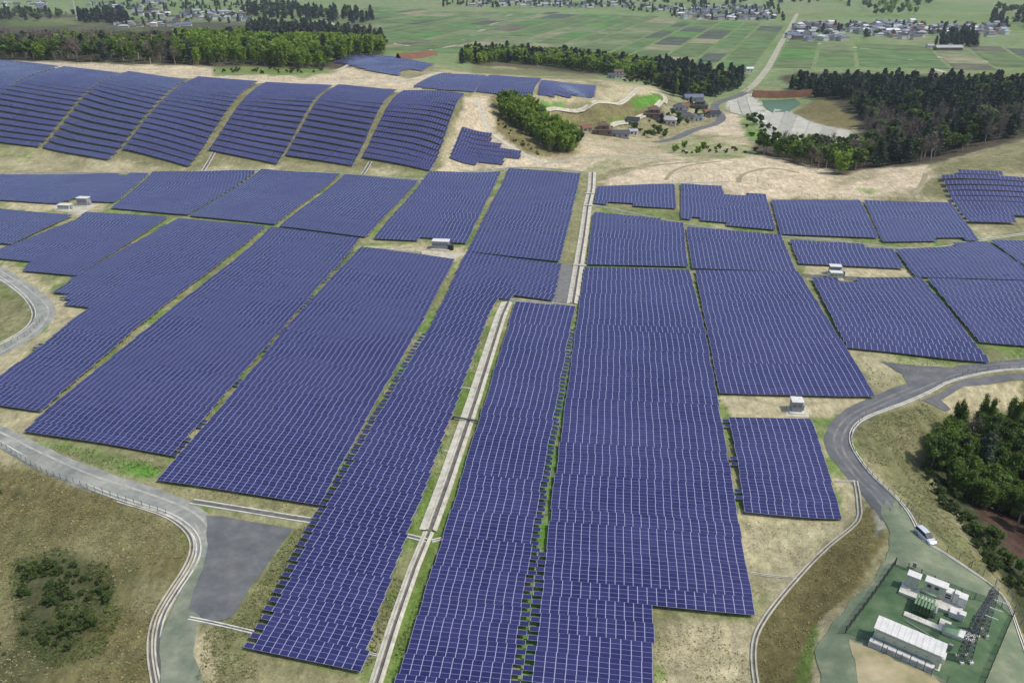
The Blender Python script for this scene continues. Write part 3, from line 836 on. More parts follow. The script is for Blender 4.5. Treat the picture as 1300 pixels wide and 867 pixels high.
L.new(mxb.outputs[2], b.inputs['Base Color'])
L.new(rr_.outputs[0], b.inputs['Roughness']); b.inputs['Specular IOR Level'].default_value = 0.36
m_alu = noise_mat('aluminium', (0.32, 0.33, 0.34), (0.45, 0.46, 0.47), 2.0, 0.5, 3)
m_steel = noise_mat('galvanised_steel', (0.25, 0.26, 0.26), (0.38, 0.39, 0.39), 2.0, 0.55, 3)

MODW, MODH = 1.67, 1.0
LIFT = 0.0
BLOCKS = []


def block(key, quad, outline=None, pitch=4.16, tilt=5.0, where='', left_comb=0.0, right_comb=0.0, ct=2.0):
    BLOCKS.append(dict(key=key, quad=quad, outline=outline or quad, pitch=pitch, tilt=tilt, where=where, lc=left_comb, rc=right_comb, ct=ct))


# quad: top left, top right, bottom right, bottom left in photograph pixels (the row directions); outline: what is filled
block('L1', [(595, 321), (711, 336), (459, 853), (319, 824)], [(592, 321), (712, 336), (703, 382), (633, 376), (621, 400), (547, 600), (519, 674), (470, 809), (459, 855), (318, 826), (331, 809), (399, 674), (440, 600), (547, 415)], where='block left of the lower channel', left_comb=1.0, ct=0.62)
block('MID', [(656, 384), (731, 390), (642, 899), (495, 884)], [(655, 383), (732, 389), (723, 420), (683, 637), (650, 854), (640, 905), (494, 890), (508, 854), (577, 637), (641, 430)], where='block right of the lower channel', right_comb=1.0, ct=0.9)
block('R', [(743, 340), (874, 343), (981, 905), (676, 880)], [(743, 339), (875, 342), (895, 420), (935, 647), (961, 790), (829, 779), (829, 898), (672, 900), (679, 854), (701, 637), (731, 420)], where='wide central block', left_comb=1.0, ct=0.17)
block('L2', [(459, 314), (576, 330), (405, 641), (201, 610)], [(459, 313), (535, 320), (577, 329), (541, 400), (421, 612), (405, 642), (199, 611), (328, 462), (363, 416)], where='block above the asphalt yard')
block('L3', [(345, 289), (456, 303), (217, 578), (32, 548)], [(345, 288), (457, 303), (361, 414), (320, 460), (217, 579), (31, 549), (57, 524), (190, 415), (323, 310)], where='block above the bright green grass', right_comb=0.15)
block('L4', [(228, 278), (338, 288), (50, 522), (-178, 493)], [(228, 277), (338, 287), (318, 304), (177, 413), (51, 523), (0, 516), (-70, 507), (-45, 495), (0, 478), (50, 442), (82, 415), (113, 391), (86, 386), (86, 375), (65, 374), (92, 355), (101, 349)], where='stepped block by the left road bend', left_comb=0.2)
block('L5', [(108, 270), (217, 276), (96, 350), (-60, 335)], [(108, 269), (132, 265), (216, 274), (175, 301), (97, 350), (30, 344), (41, 331), (-10, 327), (-20, 322), (14, 312), (100, 278)], where='second block from the left road')
block('L6', [(-80, 258), (95, 274), (14, 310), (-160, 296)], [(-80, 257), (8, 264), (72, 268), (94, 273), (14, 310), (-80, 301)], where='block at the far left edge')
block('Q1', [(883, 344), (1014, 346), (1111, 504), (914, 499)], where='block above the lone white cabin', right_comb=0.0)
block('Q2', [(1031, 354), (1168, 353), (1258, 460), (1078, 441)], [(1031, 354), (1087, 358), (1094, 350), (1168, 352), (1209, 400), (1258, 461), (1077, 442)], where='block above the asphalt wedge')
block('Q3', [(1178, 354), (1400, 361), (1480, 455), (1245, 434)], where='block right of the asphalt wedge')
block('Q4', [(927, 531), (1031, 533), (1071, 657), (947, 650)], where='small block by the road bend', left_comb=0.15)
block('R2', [(754, 270), (866, 281), (873, 338), (746, 336)], [(754, 270), (835, 275), (839, 281), (867, 284), (873, 339), (745, 337)], where='block right of the upper channel')
block('R3', [(872, 289), (991, 299), (1011, 345), (881, 341)], [(871, 288), (899, 289), (931, 294), (991, 299), (1011, 345), (880, 342)], where='block below the curved pale drain')
block('R4', [(1002, 305), (1135, 313), (1147, 341), (1016, 335)], [(1002, 304), (1095, 308), (1098, 314), (1133, 316), (1147, 341), (1015, 335)], where='block behind the right station')
block('R5', [(1136, 314), (1258, 307), (1312, 356), (1164, 351)], [(1136, 316), (1192, 315), (1222, 310), (1256, 309), (1298, 338), (1312, 356), (1163, 352)], where='block right of the right station')
block('R6', [(1258, 306), (1400, 309), (1425, 346), (1303, 339)], where='block at the right edge')
block('U0', [(-80, 222), (195, 220), (143, 261), (-80, 250)], [(-80, 226), (0, 219), (15, 217), (70, 219), (114, 222), (162, 222), (171, 219), (190, 219), (143, 259), (118, 256), (95, 253), (86, 254), (72, 259), (0, 253), (-80, 249)], where='block behind the left station')
block('U1', [(194, 219), (328, 217), (238, 273), (141, 264)], [(194, 219), (227, 219), (236, 216), (287, 218), (297, 215), (327, 216), (238, 273), (141, 265)], where='upper left block')
block('U2', [(332, 215), (432, 221), (349, 285), (241, 274)], where='second upper left block')
block('U3', [(438, 222), (531, 230), (464, 301), (355, 287)], where='block left of the middle station')
block('U4', [(545, 218), (637, 218), (592, 309), (474, 303)], [(545, 219), (590, 218), (592, 216), (635, 219), (592, 309), (532, 302), (526, 310), (473, 304)], where='block behind the middle station')
block('U5', [(646, 214), (737, 221), (711, 332), (594, 319)], where='block left of the upper channel')
block('T1', [(759, 238), (856, 234), (859, 265), (756, 258)], [(759, 238), (856, 234), (859, 265), (806, 266), (804, 257), (755, 258)], where='block at the channel head')
block('T2', [(865, 234), (972, 240), (984, 292), (866, 281)], [(865, 234), (915, 232), (919, 248), (972, 247), (985, 292), (925, 292), (921, 281), (891, 281), (889, 277), (865, 277)], where='notched block below the sandy mound')
block('T3', [(980, 255), (1092, 255), (1115, 302), (991, 297)], where='block below the mound')
block('T4', [(1097, 255), (1207, 258), (1241, 305), (1122, 307)], [(1097, 255), (1208, 258), (1242, 305), (1189, 300), (1185, 311), (1121, 308)], where='notched block beside the slope')
block('T5', [(1183, 218), (1400, 226), (1400, 290), (1231, 283)], [(1194, 223), (1216, 222), (1217, 217), (1300, 225), (1400, 232), (1400, 284), (1287, 275), (1289, 286), (1230, 283)], 5.6, 8, where='right hand slope')
block('H0', [(-25, 75), (75, 86), (-32, 152), (-150, 140)], None, 6.1, 12, 'upper left slope')
block('H1', [(82, 86), (153, 95), (48, 188), (-62, 178)], None, 6.1, 12, 'upper left slope')
block('H2', [(163, 92), (238, 103), (137, 205), (54, 189)], None, 6.1, 12, 'upper left slope')
block('H3', [(252, 99), (328, 105), (239, 213), (155, 191)], None, 6.1, 12, 'upper left slope')
block('H4', [(338, 106), (422, 110), (351, 210), (265, 192)], None, 6.1, 12, 'upper left slope')
block('H5', [(430, 109), (504, 116), (447, 212), (362, 199)], None, 6.1, 12, 'upper left slope')
block('H6', [(512, 117), (590, 121), (546, 218), (460, 201)], None, 6.1, 12, 'upper left slope')
block('H7', [(545, 94), (620, 96), (602, 117), (520, 113)], [(561, 94), (620, 97), (602, 117), (559, 117), (556, 113), (525, 110), (541, 101)], 4.6, 8, 'ridge')
block('H8', [(622, 96), (687, 101), (676, 123), (604, 116)], None, 4.6, 8, 'ridge')
block('H9', [(689, 103), (757, 109), (752, 126), (683, 121)], [(689, 103), (757, 109), (754, 121), (737, 122), (719, 125), (683, 121)], 4.6, 8, 'ridge')
block('H10', [(435, 68), (552, 80), (530, 100), (424, 84)], [(447, 68), (485, 71), (551, 83), (537, 90), (517, 88), (505, 92), (511, 99), (464, 95), (464, 88), (424, 79)], 4.6, 8, 'ridge')
block('S1', [(587, 161), (661, 176), (655, 216), (571, 200)], [(587, 161), (624, 168), (624, 181), (648, 189), (662, 192), (660, 205), (640, 199), (639, 210), (611, 208), (570, 201)], 4.9, 9, 'small slope')


def row_geometry(c0, u, nvec, ncol, tilt_deg, slope, sub=None, mw=MODW):
    """Panels of one row: ncol module columns from c0 along u.  Returns verts, faces, uvs, material indices."""
    th = math.radians(tilt_deg)
    j = np.arange(ncol + 1)
    base = c0[None] + u[None] * (j * mw)[:, None]
    z = height(base[:, 0], base[:, 1])
    if ncol > 4:                                  # racks bridge small bumps
        k = np.array([1, 2, 3, 2, 1.0]) / 9
        z = np.convolve(np.pad(z, 2, mode='edge'), k, mode='valid')
    v0, v1 = (0, 4) if sub is None else sub
    V = np.empty((4, ncol + 1, 3))
    for r, (vv, off) in enumerate(((v0, 0.0), (v1, 0.0), (v0, -0.06), (v1, -0.06))):
        dlen = (vv - 2) * MODH
        V[r, :, 0:2] = base + nvec[None] * (dlen * math.cos(th))
        V[r, :, 2] = z + LIFT + 1.02 + dlen * math.sin(th) + off
    n1 = ncol + 1
    a = np.arange(ncol)
    I = lambda r, c: r * n1 + c
    top = np.stack([I(0, a), I(0, a + 1), I(1, a + 1), I(1, a)], -1)
    bot = np.stack([I(2, a), I(3, a), I(3, a + 1), I(2, a + 1)], -1)
    fro = np.stack([I(0, a), I(2, a), I(2, a + 1), I(0, a + 1)], -1)
    bak = np.stack([I(1, a), I(1, a + 1), I(3, a + 1), I(3, a)], -1)
    end = np.array([[I(0, 0), I(1, 0), I(3, 0), I(2, 0)], [I(0, ncol), I(2, ncol), I(3, ncol), I(1, ncol)]])
    F = np.concatenate([top, bot, fro, bak, end])
    uv = np.zeros((len(F), 4, 2)); uv[:, :, :] = 0.5
    uv[:ncol, 0] = np.stack([a, np.full(ncol, v0)], -1); uv[:ncol, 1] = np.stack([a + 1, np.full(ncol, v0)], -1)
    uv[:ncol, 2] = np.stack([a + 1, np.full(ncol, v1)], -1); uv[:ncol, 3] = np.stack([a, np.full(ncol, v1)], -1)
    mi = np.ones(len(F), int); mi[:ncol] = 0
    return V.reshape(-1, 3), F, uv, mi, z


def frame_geometry(c0, u, nvec, ncol, tilt_deg, z, mw=MODW):
    th = math.radians(tilt_deg)
    mb = MB()
    for dlen in (-1.25, 1.25):
        pts = []
        for j in sorted(set(list(range(0, ncol + 1, 3)) + [ncol])):
            p = c0 + u * (j * mw) + nvec * (dlen * math.cos(th))
            zt = z[j] + LIFT + 1.02 + dlen * math.sin(th) - 0.14
            pts.append(Vector((p[0], p[1], zt)))
            zg = float(height(p[0], p[1]))
            mb.bar((p[0], p[1], zg - 0.3), (p[0], p[1], zt), 0.11)
        for p, q in zip(pts[:-1], pts[1:]):
            mb.bar(p, q, 0.07, 0, 0.11)
    return mb


ROWS = []
for B in BLOCKS:
    q = np.array(B['quad'], float)
    x, y, _ = ground(q[:, 0], q[:, 1], 0.8)
    TL, TR, BR, BL = np.stack([x, y], -1)
    o = np.array(B['outline'], float)
    x, y, _ = ground(o[:, 0], o[:, 1], 0.8)
    OUT = np.stack([x, y], -1)
    ub = (BR - BL) / np.linalg.norm(BR - BL); ut = (TR - TL) / np.linalg.norm(TR - TL)
    um = (ub + ut); um /= np.linalg.norm(um)
    nm = np.array([-um[1], um[0]])
    depth = abs(((TL + TR - BL - BR) / 2) @ nm)
    n = max(1, round(depth / B['pitch']))
    B['n'] = n
    for i in range(n):
        t = (i + 0.5) / n
        lp, rp2 = BL + (TL - BL) * t, BR + (TR - BR) * t
        u = rp2 - lp; ln = np.linalg.norm(u); u /= ln
        nv = np.array([-u[1], u[0]])
        # tilt follows a part of the slope of the ground
        mid = (lp + rp2) / 2
        sl = float(height(*(mid + nv * 4)) - height(*(mid - nv * 4))) / 8
        tilt = B['tilt'] + 0.55 * math.degrees(math.atan(max(sl, 0))) + (rng.random() - 0.5) * 1.3
        ss = np.arange(-0.12 * ln, 1.14 * ln, 0.2)
        line = lp[None] + u[None] * ss[:, None]
        ok = np.concatenate([inside(OUT, line[:, 0], line[:, 1]), [False]])
        start = None
        for c in range(len(ok)):
            if ok[c] and start is None:
                start = c
            if not ok[c] and start is not None:
                length = (c - start) * 0.2 + 0.1
                nc_ = int(round(length / MODW))
                if nc_ >= 2:
                    ROWS.append(dict(B=B, i=i, t=t, c0=lp + u * (ss[start] - 0.2 + (rng.random() - 0.5) * 0.35), u=u, n=nv, ncol=nc_, mw=length / nc_, tilt=tilt, slope=sl, lc=rng.random() < B['lc'] and t < B['ct'], rc=rng.random() < B['rc'] and t < B['ct']))
                start = None

for R in ROWS:
    a, c = R['c0'], R['c0'] + R['u'] * R['ncol'] * R['mw']
    x0, y0 = project(a[0], a[1], 0); x1, y1 = project(c[0], c[1], 0)
    xa, xb = np.clip([min(x0, x1), max(x0, x1)], 0, IMG_W)
    ym = (y0 + y1) / 2
    m = (a + c) / 2
    y2 = project(m[0] + R['n'][0] * 4, m[1] + R['n'][1] * 4, 0)[1]
    R['area'] = max(0, xb - xa) * abs(ym - y2) * (1.0 if -4 < ym < IMG_H + 6 else 0.0)
order = sorted(range(len(ROWS)), key=lambda k: -ROWS[k]['area'])
big = set(order[:298])
print('rows', len(ROWS), 'modules', sum(r['ncol'] for r in ROWS) * 4, {B['key']: B['n'] for B in BLOCKS})

stuffV, stuffF, stuffUV, stuffM, off = [], [], [], [], 0
count_in = {}
for k, R in enumerate(ROWS):
    if R['area'] <= 0 and not (R['B']['key'] in ('MID', 'R', 'L4', 'Q3', 'H0', 'H1', 'U0', 'L6', 'R6', 'T5')):
        continue
    LIFT = 0.5 if R['B']['pitch'] > 5.5 else 0.0
    V, F, uv, mi, z = row_geometry(R['c0'], R['u'], R['n'], R['ncol'], R['tilt'], R['slope'], None, R['mw'])
    geoms = [(V, F, uv, mi)]
    for side, flag in ((-1, R['lc']), (1, R['rc'])):
        if flag:
            for sub in ((0, 1), (2, 3)):
                cc = R['c0'] - R['u'] * MODW if side < 0 else R['c0'] + R['u'] * R['mw'] * R['ncol']
                v_, f_, uv_, mi_, _ = row_geometry(cc, R['u'], R['n'], 1, R['tilt'], R['slope'], sub)
                geoms.append((v_, f_, uv_, mi_))
    o = 0; Vs, Fs, Us, Ms = [], [], [], []
    for g in geoms:
        Vs.append(g[0]); Fs.append(g[1] + o); Us.append(g[2]); Ms.append(g[3]); o += len(g[0])
    V, F, uv, mi = np.concatenate(Vs), np.concatenate(Fs), np.concatenate(Us), np.concatenate(Ms)
    if k in big and R['area'] > 0:
        key = R['B']['key']
        count_in[key] = count_in.get(key, 0) + 1
        R['ord'] = count_in[key]
        c0 = Vector((R['c0'][0], R['c0'][1], float(height(*R['c0']))))
        ang = math.atan2(R['u'][1], R['u'][0])
        lab = 'solar row, %s from near end of the %s' % (ordinal(R['ord']), R['B']['where'])
        t = thing('solar_row', lab, 'solar row', c0, 0, 'rows of solar modules')
        Vl = V - np.array(c0)[None]
        mesh_obj('module_surface', Vl, F, [m_panel, m_alu], t, mi, uv=uv)
        fb = frame_geometry(R['c0'], R['u'], R['n'], R['ncol'], R['tilt'], z, R['mw'])
        fb.v = [(p[0] - c0.x, p[1] - c0.y, p[2] - c0.z) for p in fb.v]
        fb.build('support_frame', m_steel, t)
    else:
        uv = uv + np.array([k * 37, 0])[None, None]
        stuffV.append(V); stuffF.append(F + off); stuffUV.append(uv); stuffM.append(mi); off += len(V)
        if R['area'] > 0:
            fb = frame_geometry(R['c0'], R['u'], R['n'], R['ncol'], R['tilt'], z, R['mw'])
            fv = np.array(fb.v); ff = np.array(fb.f)
            stuffV.append(fv); stuffF.append(ff + off); stuffUV.append(np.full((len(ff), 4, 2), 0.5)); stuffM.append(np.full(len(ff), 1)); off += len(fv)
so = mesh_obj('distant_solar_rows', np.concatenate(stuffV), np.concatenate(stuffF), [m_panel, m_alu], None, np.concatenate(stuffM), uv=np.concatenate(stuffUV))
so['kind'] = 'stuff'
tag(so, 'blue solar rows of the farther blocks and of the upper left slope', 'solar rows')

# ------------------------------------------------------------------ paddies on the far plain
m_field, N, L, b = new_mat('paddy_soil')
at = N.new('ShaderNodeAttribute'); at.attribute_name = 'crop'
geo = N.new('ShaderNodeNewGeometry')
nz = N.new('ShaderNodeTexNoise'); nz.inputs['Scale'].default_value = 0.05; nz.inputs['Detail'].default_value = 6
L.new(geo.outputs['Position'], nz.inputs['Vector'])
mr = N.new('ShaderNodeMapRange'); mr.inputs[1].default_value = 0.3; mr.inputs[2].default_value = 0.7; mr.inputs[3].default_value = 0.72; mr.inputs[4].default_value = 1.28
L.new(nz.outputs['Fac'], mr.inputs[0])
vm = N.new('ShaderNodeVectorMath'); vm.operation = 'SCALE'; L.new(at.outputs['Color'], vm.inputs[0]); L.new(mr.outputs[0], vm.inputs['Scale'])
L.new(vm.outputs[0], b.inputs['Base Color']); b.inputs['Roughness'].default_value = 0.95; b.inputs['Specular IOR Level'].default_value = 0.1

p0, p1 = G(951, 110), G(1004, 33)
e = np.array([p1.x - p0.x, p1.y - p0.y]); e /= np.linalg.norm(e)
f = np.array([e[1], -e[0]])
FIELD_PX = [(492, 60), (440, 34), (420, 6), (560, 16), (720, 17), (850, 25), (1000, 33), (1040, 52), (1200, 60), (1400, 60), (1500, 100), (1300, 90), (1180, 86), (1000, 90), (978, 96), (900, 88), (800, 76), (700, 64), (596, 62), (545, 78), (500, 68)]
CROPS = [((0.085, 0.10, 0.075), 4), ((0.115, 0.16, 0.065), 8), ((0.11, 0.175, 0.065), 8), ((0.095, 0.19, 0.055), 3), ((0.16, 0.195, 0.095), 5), ((0.23, 0.225, 0.13), 2), ((0.125, 0.12, 0.08), 2)]
wts = np.array([c[1] for c in CROPS], float); wts /= wts.sum()
fv, ff_, fc = [], [], []
for side in (-1, 1):
    a = 8.0
    while a < 900:
        wd = rng.choice([30, 42, 55]) if side < 0 else rng.choice([45, 70, 95])
        bpos = -120 - rng.random() * 40
        while bpos < 1600:
            ld = rng.choice([70, 90, 110])
            cs = [(a, bpos), (a + wd, bpos), (a + wd, bpos + ld), (a, bpos + ld)]
            pts = [np.array([p0.x, p0.y]) + f * side * q[0] + e * q[1] for q in cs]
            ctr = sum(pts) / 4
            px_, py_ = project(ctr[0], ctr[1], -12.0)
            if ctr[1] > 600 and inside(FIELD_PX, np.array([px_]), np.array([py_]))[0] and abs(float(height(ctr[0], ctr[1])) + 12) < 3.5:
                g = 2.6
                cs = [(a + g, bpos + g), (a + wd - g, bpos + g), (a + wd - g, bpos + ld - g), (a + g, bpos + ld - g)]
                cc = CROPS[rng.choice(len(CROPS), p=wts)][0]
                nseg = 4
                base = len(fv)
                for r in range(nseg + 1):
                    for h in range(nseg + 1):
                        aa = cs[0][0] + (cs[1][0] - cs[0][0]) * h / nseg; bb = cs[0][1] + (cs[2][1] - cs[0][1]) * r / nseg
                        pt = np.array([p0.x, p0.y]) + f * side * aa + e * bb
                        fv.append((pt[0], pt[1], float(height(pt[0], pt[1])) + 0.25)); fc.append((*cc, 1))
                for r in range(nseg):
                    for h in range(nseg):
                        i0 = base + r * (nseg + 1) + h
                        q = (i0, i0 + 1, i0 + nseg + 2, i0 + nseg + 1)
                        ff_.append(q if side > 0 else q[::-1])
            bpos += ld
        a += wd
fo = mesh_obj('fields', np.array(fv), np.array(ff_), m_field)
ca = fo.data.color_attributes.new('crop', 'FLOAT_COLOR', 'POINT'); ca.data.foreach_set('color', np.array(fc, np.float32).ravel())
structure(fo)

m_mat = [noise_mat('pale_slope_netting', (0.33 * k, 0.32 * k, 0.265 * k), (0.48 * k, 0.465 * k, 0.39 * k), 0.12, 0.95, 8) for k in (1.0, 0.86, 1.06)]
MT = [(983, 139), (997, 141), (1012, 147), (1028, 155), (1045, 160), (1063, 164), (1080, 167), (1091, 178)]
MBT = [(974, 163), (986, 170), (1001, 176), (1018, 180), (1036, 183), (1055, 187), (1074, 191), (1086, 192)]
for k in range(7):
    structure(sheet('slope_matting', [MT[k], (MT[k + 1][0] - 1.0, MT[k + 1][1] - 0.2), (MBT[k + 1][0] - 1.0, MBT[k + 1][1] - 0.2), MBT[k]], m_mat[k % 3], 0.3, 4))
for k in range(3):
    a_, b_ = [(925, 131), (936, 126), (947, 122), (955, 120)], [(927, 143), (943, 147), (955, 145), (966, 141)]
    structure(sheet('slope_matting', [a_[k], (a_[k + 1][0] - 0.8, a_[k + 1][1]), (b_[k + 1][0] - 0.8, b_[k + 1][1]), b_[k]], m_mat[k], 0.3, 4))

# sediment ponds with red brown banks
m_redbank = noise_mat('red_brown_soil', (0.13, 0.06, 0.035), (0.22, 0.105, 0.06), 0.15, 0.95)
m_water, N, L, b = new_mat('pond_water')
b.inputs['Base Color'].default_value = (0.06, 0.125, 0.05, 1); b.inputs['Roughness'].default_value = 0.35; b.inputs['Specular IOR Level'].default_value = 0.2


def bank(name, px_top, rise, label):
    """An earth bank standing up from the ground along a line."""
    p = path_world(px_top, 0, 3.0)
    o = profile_sweep(name, p, [(-2.5, -0.5), (-0.6, rise), (0.6, rise), (4.5, -0.5)], [m_redbank])
    return tag(o, label, 'earth bank')


structure(sheet('pond_water', [(968, 128), (1010, 126), (1016, 132), (1000, 143), (980, 143), (970, 136)], m_water, 0.25, 4))
bank('pond_bank', [(955, 123), (985, 124), (1030, 122)], 5.5, 'red brown earth bank behind the green pond')
bank('pond_bank', [(505, 76), (530, 74), (551, 71)], 5.0, 'red brown earth bank beside the far ridge panels')

# ------------------------------------------------------------------ trees
def leaf_mat(name, dark, light, trans=0.25):
    m, N, L, b = new_mat(name)
    at = N.new('ShaderNodeAttribute'); at.attribute_name = 'tint'
    oi = N.new('ShaderNodeObjectInfo')
    ad = N.new('ShaderNodeMath'); ad.operation = 'MULTIPLY_ADD'; ad.inputs[1].default_value = 0.55; ad.inputs[2].default_value = -0.22
    L.new(oi.outputs['Random'], ad.inputs[0])
    ad2 = N.new('ShaderNodeMath'); ad2.operation = 'ADD'; ad2.use_clamp = True
    L.new(ad.outputs[0], ad2.inputs[0]); L.new(at.outputs['Fac'], ad2.inputs[1])
    r = N.new('ShaderNodeValToRGB'); r.color_ramp.elements[0].color = (*dark, 1); r.color_ramp.elements[1].color = (*light, 1)
    L.new(ad2.outputs[0], r.inputs['Fac'])
    L.new(r.outputs['Color'], b.inputs['Base Color'])
    b.inputs['Roughness'].default_value = 0.7; b.inputs['Specular IOR Level'].default_value = 0.15
    if trans:
        tr = N.new('ShaderNodeBsdfTranslucent'); L.new(r.outputs['Color'], tr.inputs['Color'])
        ms = N.new('ShaderNodeMixShader'); ms.inputs[0].default_value = trans
        out = N['Material Output']
        L.new(b.outputs[0], ms.inputs[1]); L.new(tr.outputs[0], ms.inputs[2]); L.new(ms.outputs[0], out.inputs['Surface'])
    return m


m_leaf = {
    'broadleaf': leaf_mat('broadleaf_leaves', (0.035, 0.070, 0.018), (0.155, 0.235, 0.05)),
    'conifer': leaf_mat('conifer_needles', (0.032, 0.053, 0.040), (0.092, 0.125, 0.075), 0.2),
    'bamboo': leaf_mat('bamboo_leaves', (0.095, 0.165, 0.022), (0.31, 0.43, 0.065), 0.4),
    'bare': leaf_mat('bare_twigs', (0.11, 0.085, 0.07), (0.22, 0.18, 0.15), 0.0),
    'thicket': leaf_mat('dark_bamboo_leaves', (0.035, 0.075, 0.016), (0.14, 0.21, 0.035), 0.3),
    'shrub': leaf_mat('shrub_leaves', (0.028, 0.048, 0.015), (0.10, 0.145, 0.04)),
}
m_bark = noise_mat('bark', (0.10, 0.08, 0.06), (0.22, 0.19, 0.15), 3.0, 0.9)
m_palebark = noise_mat('pale_bark', (0.24, 0.21, 0.17), (0.40, 0.36, 0.30), 3.0, 0.9)


def leaf_quads(P, size, r, up=0.5, droop=0.0, aspect=1.0):
    n = len(P)
    nrm = r.normal(size=(n, 3)); nrm[:, 2] = np.abs(nrm[:, 2]) * (1 + up) - droop
    nrm /= np.linalg.norm(nrm, axis=1)[:, None]
    t = np.cross(nrm, r.normal(size=(n, 3))); t /= np.linalg.norm(t, axis=1)[:, None] + 1e-9
    s = np.cross(nrm, t)
    sz = size * (0.6 + 0.8 * r.random(n))[:, None]
    a, c = t * sz * aspect * 0.5, s * sz * 0.5
    V = np.stack([P - a - c * 0.6, P + a - c, P + a * 0.8 + c, P - a + c * 0.7], 1).reshape(-1, 3)
    F = np.arange(n * 4).reshape(n, 4)
    return V, F


def crown_points(kind, r, n):
    """Leaf positions and tints of a crown for a tree 1 unit tall."""
    if kind == 'conifer':
        h = 0.14 + 0.86 * r.random(n) ** 1.25
        rad = (1.03 - h) ** 0.5 * (0.19 + 0.06 * r.random()) + 0.012
        rad = rad * (0.75 + 0.35 * np.sin(h * 55 + r.random() * 6))
        k = r.random(n) ** 0.5
        a = r.random(n) * 2 * np.pi
        lob = 1 + 0.3 * np.sin(a * 3 + r.random() * 6 + h * 9)
        P = np.stack([np.cos(a) * rad * k * lob, np.sin(a) * rad * k * lob, h - k * rad * 0.35], -1)
        return P, np.clip(0.25 + 0.35 * r.random(n) + 0.3 * np.sin(h * 37) * 0.5, 0, 1)
    if kind in ('bamboo', 'thicket'):
        m = 9 if kind == 'bamboo' else 13
        a = r.random(m) * 2 * np.pi; lean = (0.07 if kind == 'bamboo' else 0.10) + 0.15 * r.random(m); top = 0.62 + 0.38 * r.random(m)
        i = r.integers(0, m, n); s = 0.3 + 0.7 * r.random(n) ** 0.8
        bx = np.cos(a[i]) * (0.05 + lean[i] * s ** 1.8); by = np.sin(a[i]) * (0.05 + lean[i] * s ** 1.8)
        bz = top[i] * (s - 0.18 * s ** 4)
        w = (0.058 if kind == 'bamboo' else 0.07) * (1.25 - s)[:, None] + 0.014
        P = np.stack([bx, by, bz], -1) + r.normal(size=(n, 3)) * w
        return P, np.clip(0.15 + 0.5 * r.random(n) + 0.25 * (r.random(m)[i]), 0, 1)
    m = 19 if kind == 'broadleaf' else 12
    lo, hw = (0.30, 0.30) if kind == 'broadleaf' else (0.05, 0.55)
    c = r.normal(size=(m, 3)); c /= np.linalg.norm(c, axis=1)[:, None]
    c *= (0.35 + 0.75 * r.random(m))[:, None]
    c[:, :2] += (r.random(2) - 0.5)[None] * 0.35 * np.clip(c[:, 2:3] + 0.3, 0, 1)
    cz = lo + (1 - lo) * 0.5 + c[:, 2] * (1 - lo) * 0.42
    ctr = np.stack([c[:, 0] * hw, c[:, 1] * hw, cz], -1)
    cr = hw * (0.16 + 0.32 * r.random(m) ** 1.5); tone = r.random(m)
    i = r.integers(0, m, n)
    d = r.normal(size=(n, 3)); d /= np.linalg.norm(d, axis=1)[:, None]
    P = ctr[i] + d * (cr[i] * (0.55 + 0.45 * r.random(n)))[:, None] * np.array([1, 1, 0.8])
    return P, np.clip(0.1 + 0.45 * tone[i] + 0.4 * r.random(n), 0, 1)


def crown_mesh(kind, seed, n, size):
    r = np.random.default_rng(seed)
    P, tint = crown_points(kind, r, n)
    V, F = leaf_quads(P, size, r, 0.6, 0.0, 1.0 if kind not in ('bamboo', 'thicket') else 1.3)
    V[:, 2] = np.clip(V[:, 2], 0.02, None)
    return V, F, tint


def set_tint(o, tint):
    a = o.data.attributes.new('tint', 'FLOAT', 'FACE'); a.data.foreach_set('value', np.asarray(tint, np.float32))


def trunk_mb(kind, r):
    mb = MB()
    if kind in ('bamboo', 'thicket'):
        for _ in range(11):
            a = r.random() * 6.28; l = 0.10 + 0.16 * r.random(); t = 0.6 + 0.3 * r.random()
            mb.tube([(math.cos(a) * 0.05, math.sin(a) * 0.05, -0.03), (math.cos(a) * (0.05 + l * 0.3), math.sin(a) * (0.05 + l * 0.3), t * 0.5), (math.cos(a) * (0.05 + l), math.sin(a) * (0.05 + l), t * 0.85)], [0.006, 0.005, 0.003], 4)
        return mb
    top = 0.92 if kind == 'conifer' else 0.62
    w = 0.017 if kind == 'conifer' else 0.02
    b1, b2 = (r.random(2) - 0.5) * 0.05
    mb.tube([(0, 0, -0.04), (b1, b2, top * 0.4), (b1 * 1.6, b2 * 0.4, top * 0.75), (b1, b2, top)], [w * 1.25, w, w * 0.6, w * 0.15], 6)
    if kind in ('broadleaf', 'bare'):
        for _ in range(7):
            a = r.random() * 6.28; z0 = 0.28 + 0.3 * r.random(); l = 0.16 + 0.14 * r.random(); up = 0.16 + 0.16 * r.random()
            mb.tube([(b1 * z0, b2 * z0, z0), (math.cos(a) * l * 0.5, math.sin(a) * l * 0.5, z0 + up * 0.6), (math.cos(a) * l, math.sin(a) * l, z0 + up)], [0.008, 0.006, 0.002], 4)
    return mb


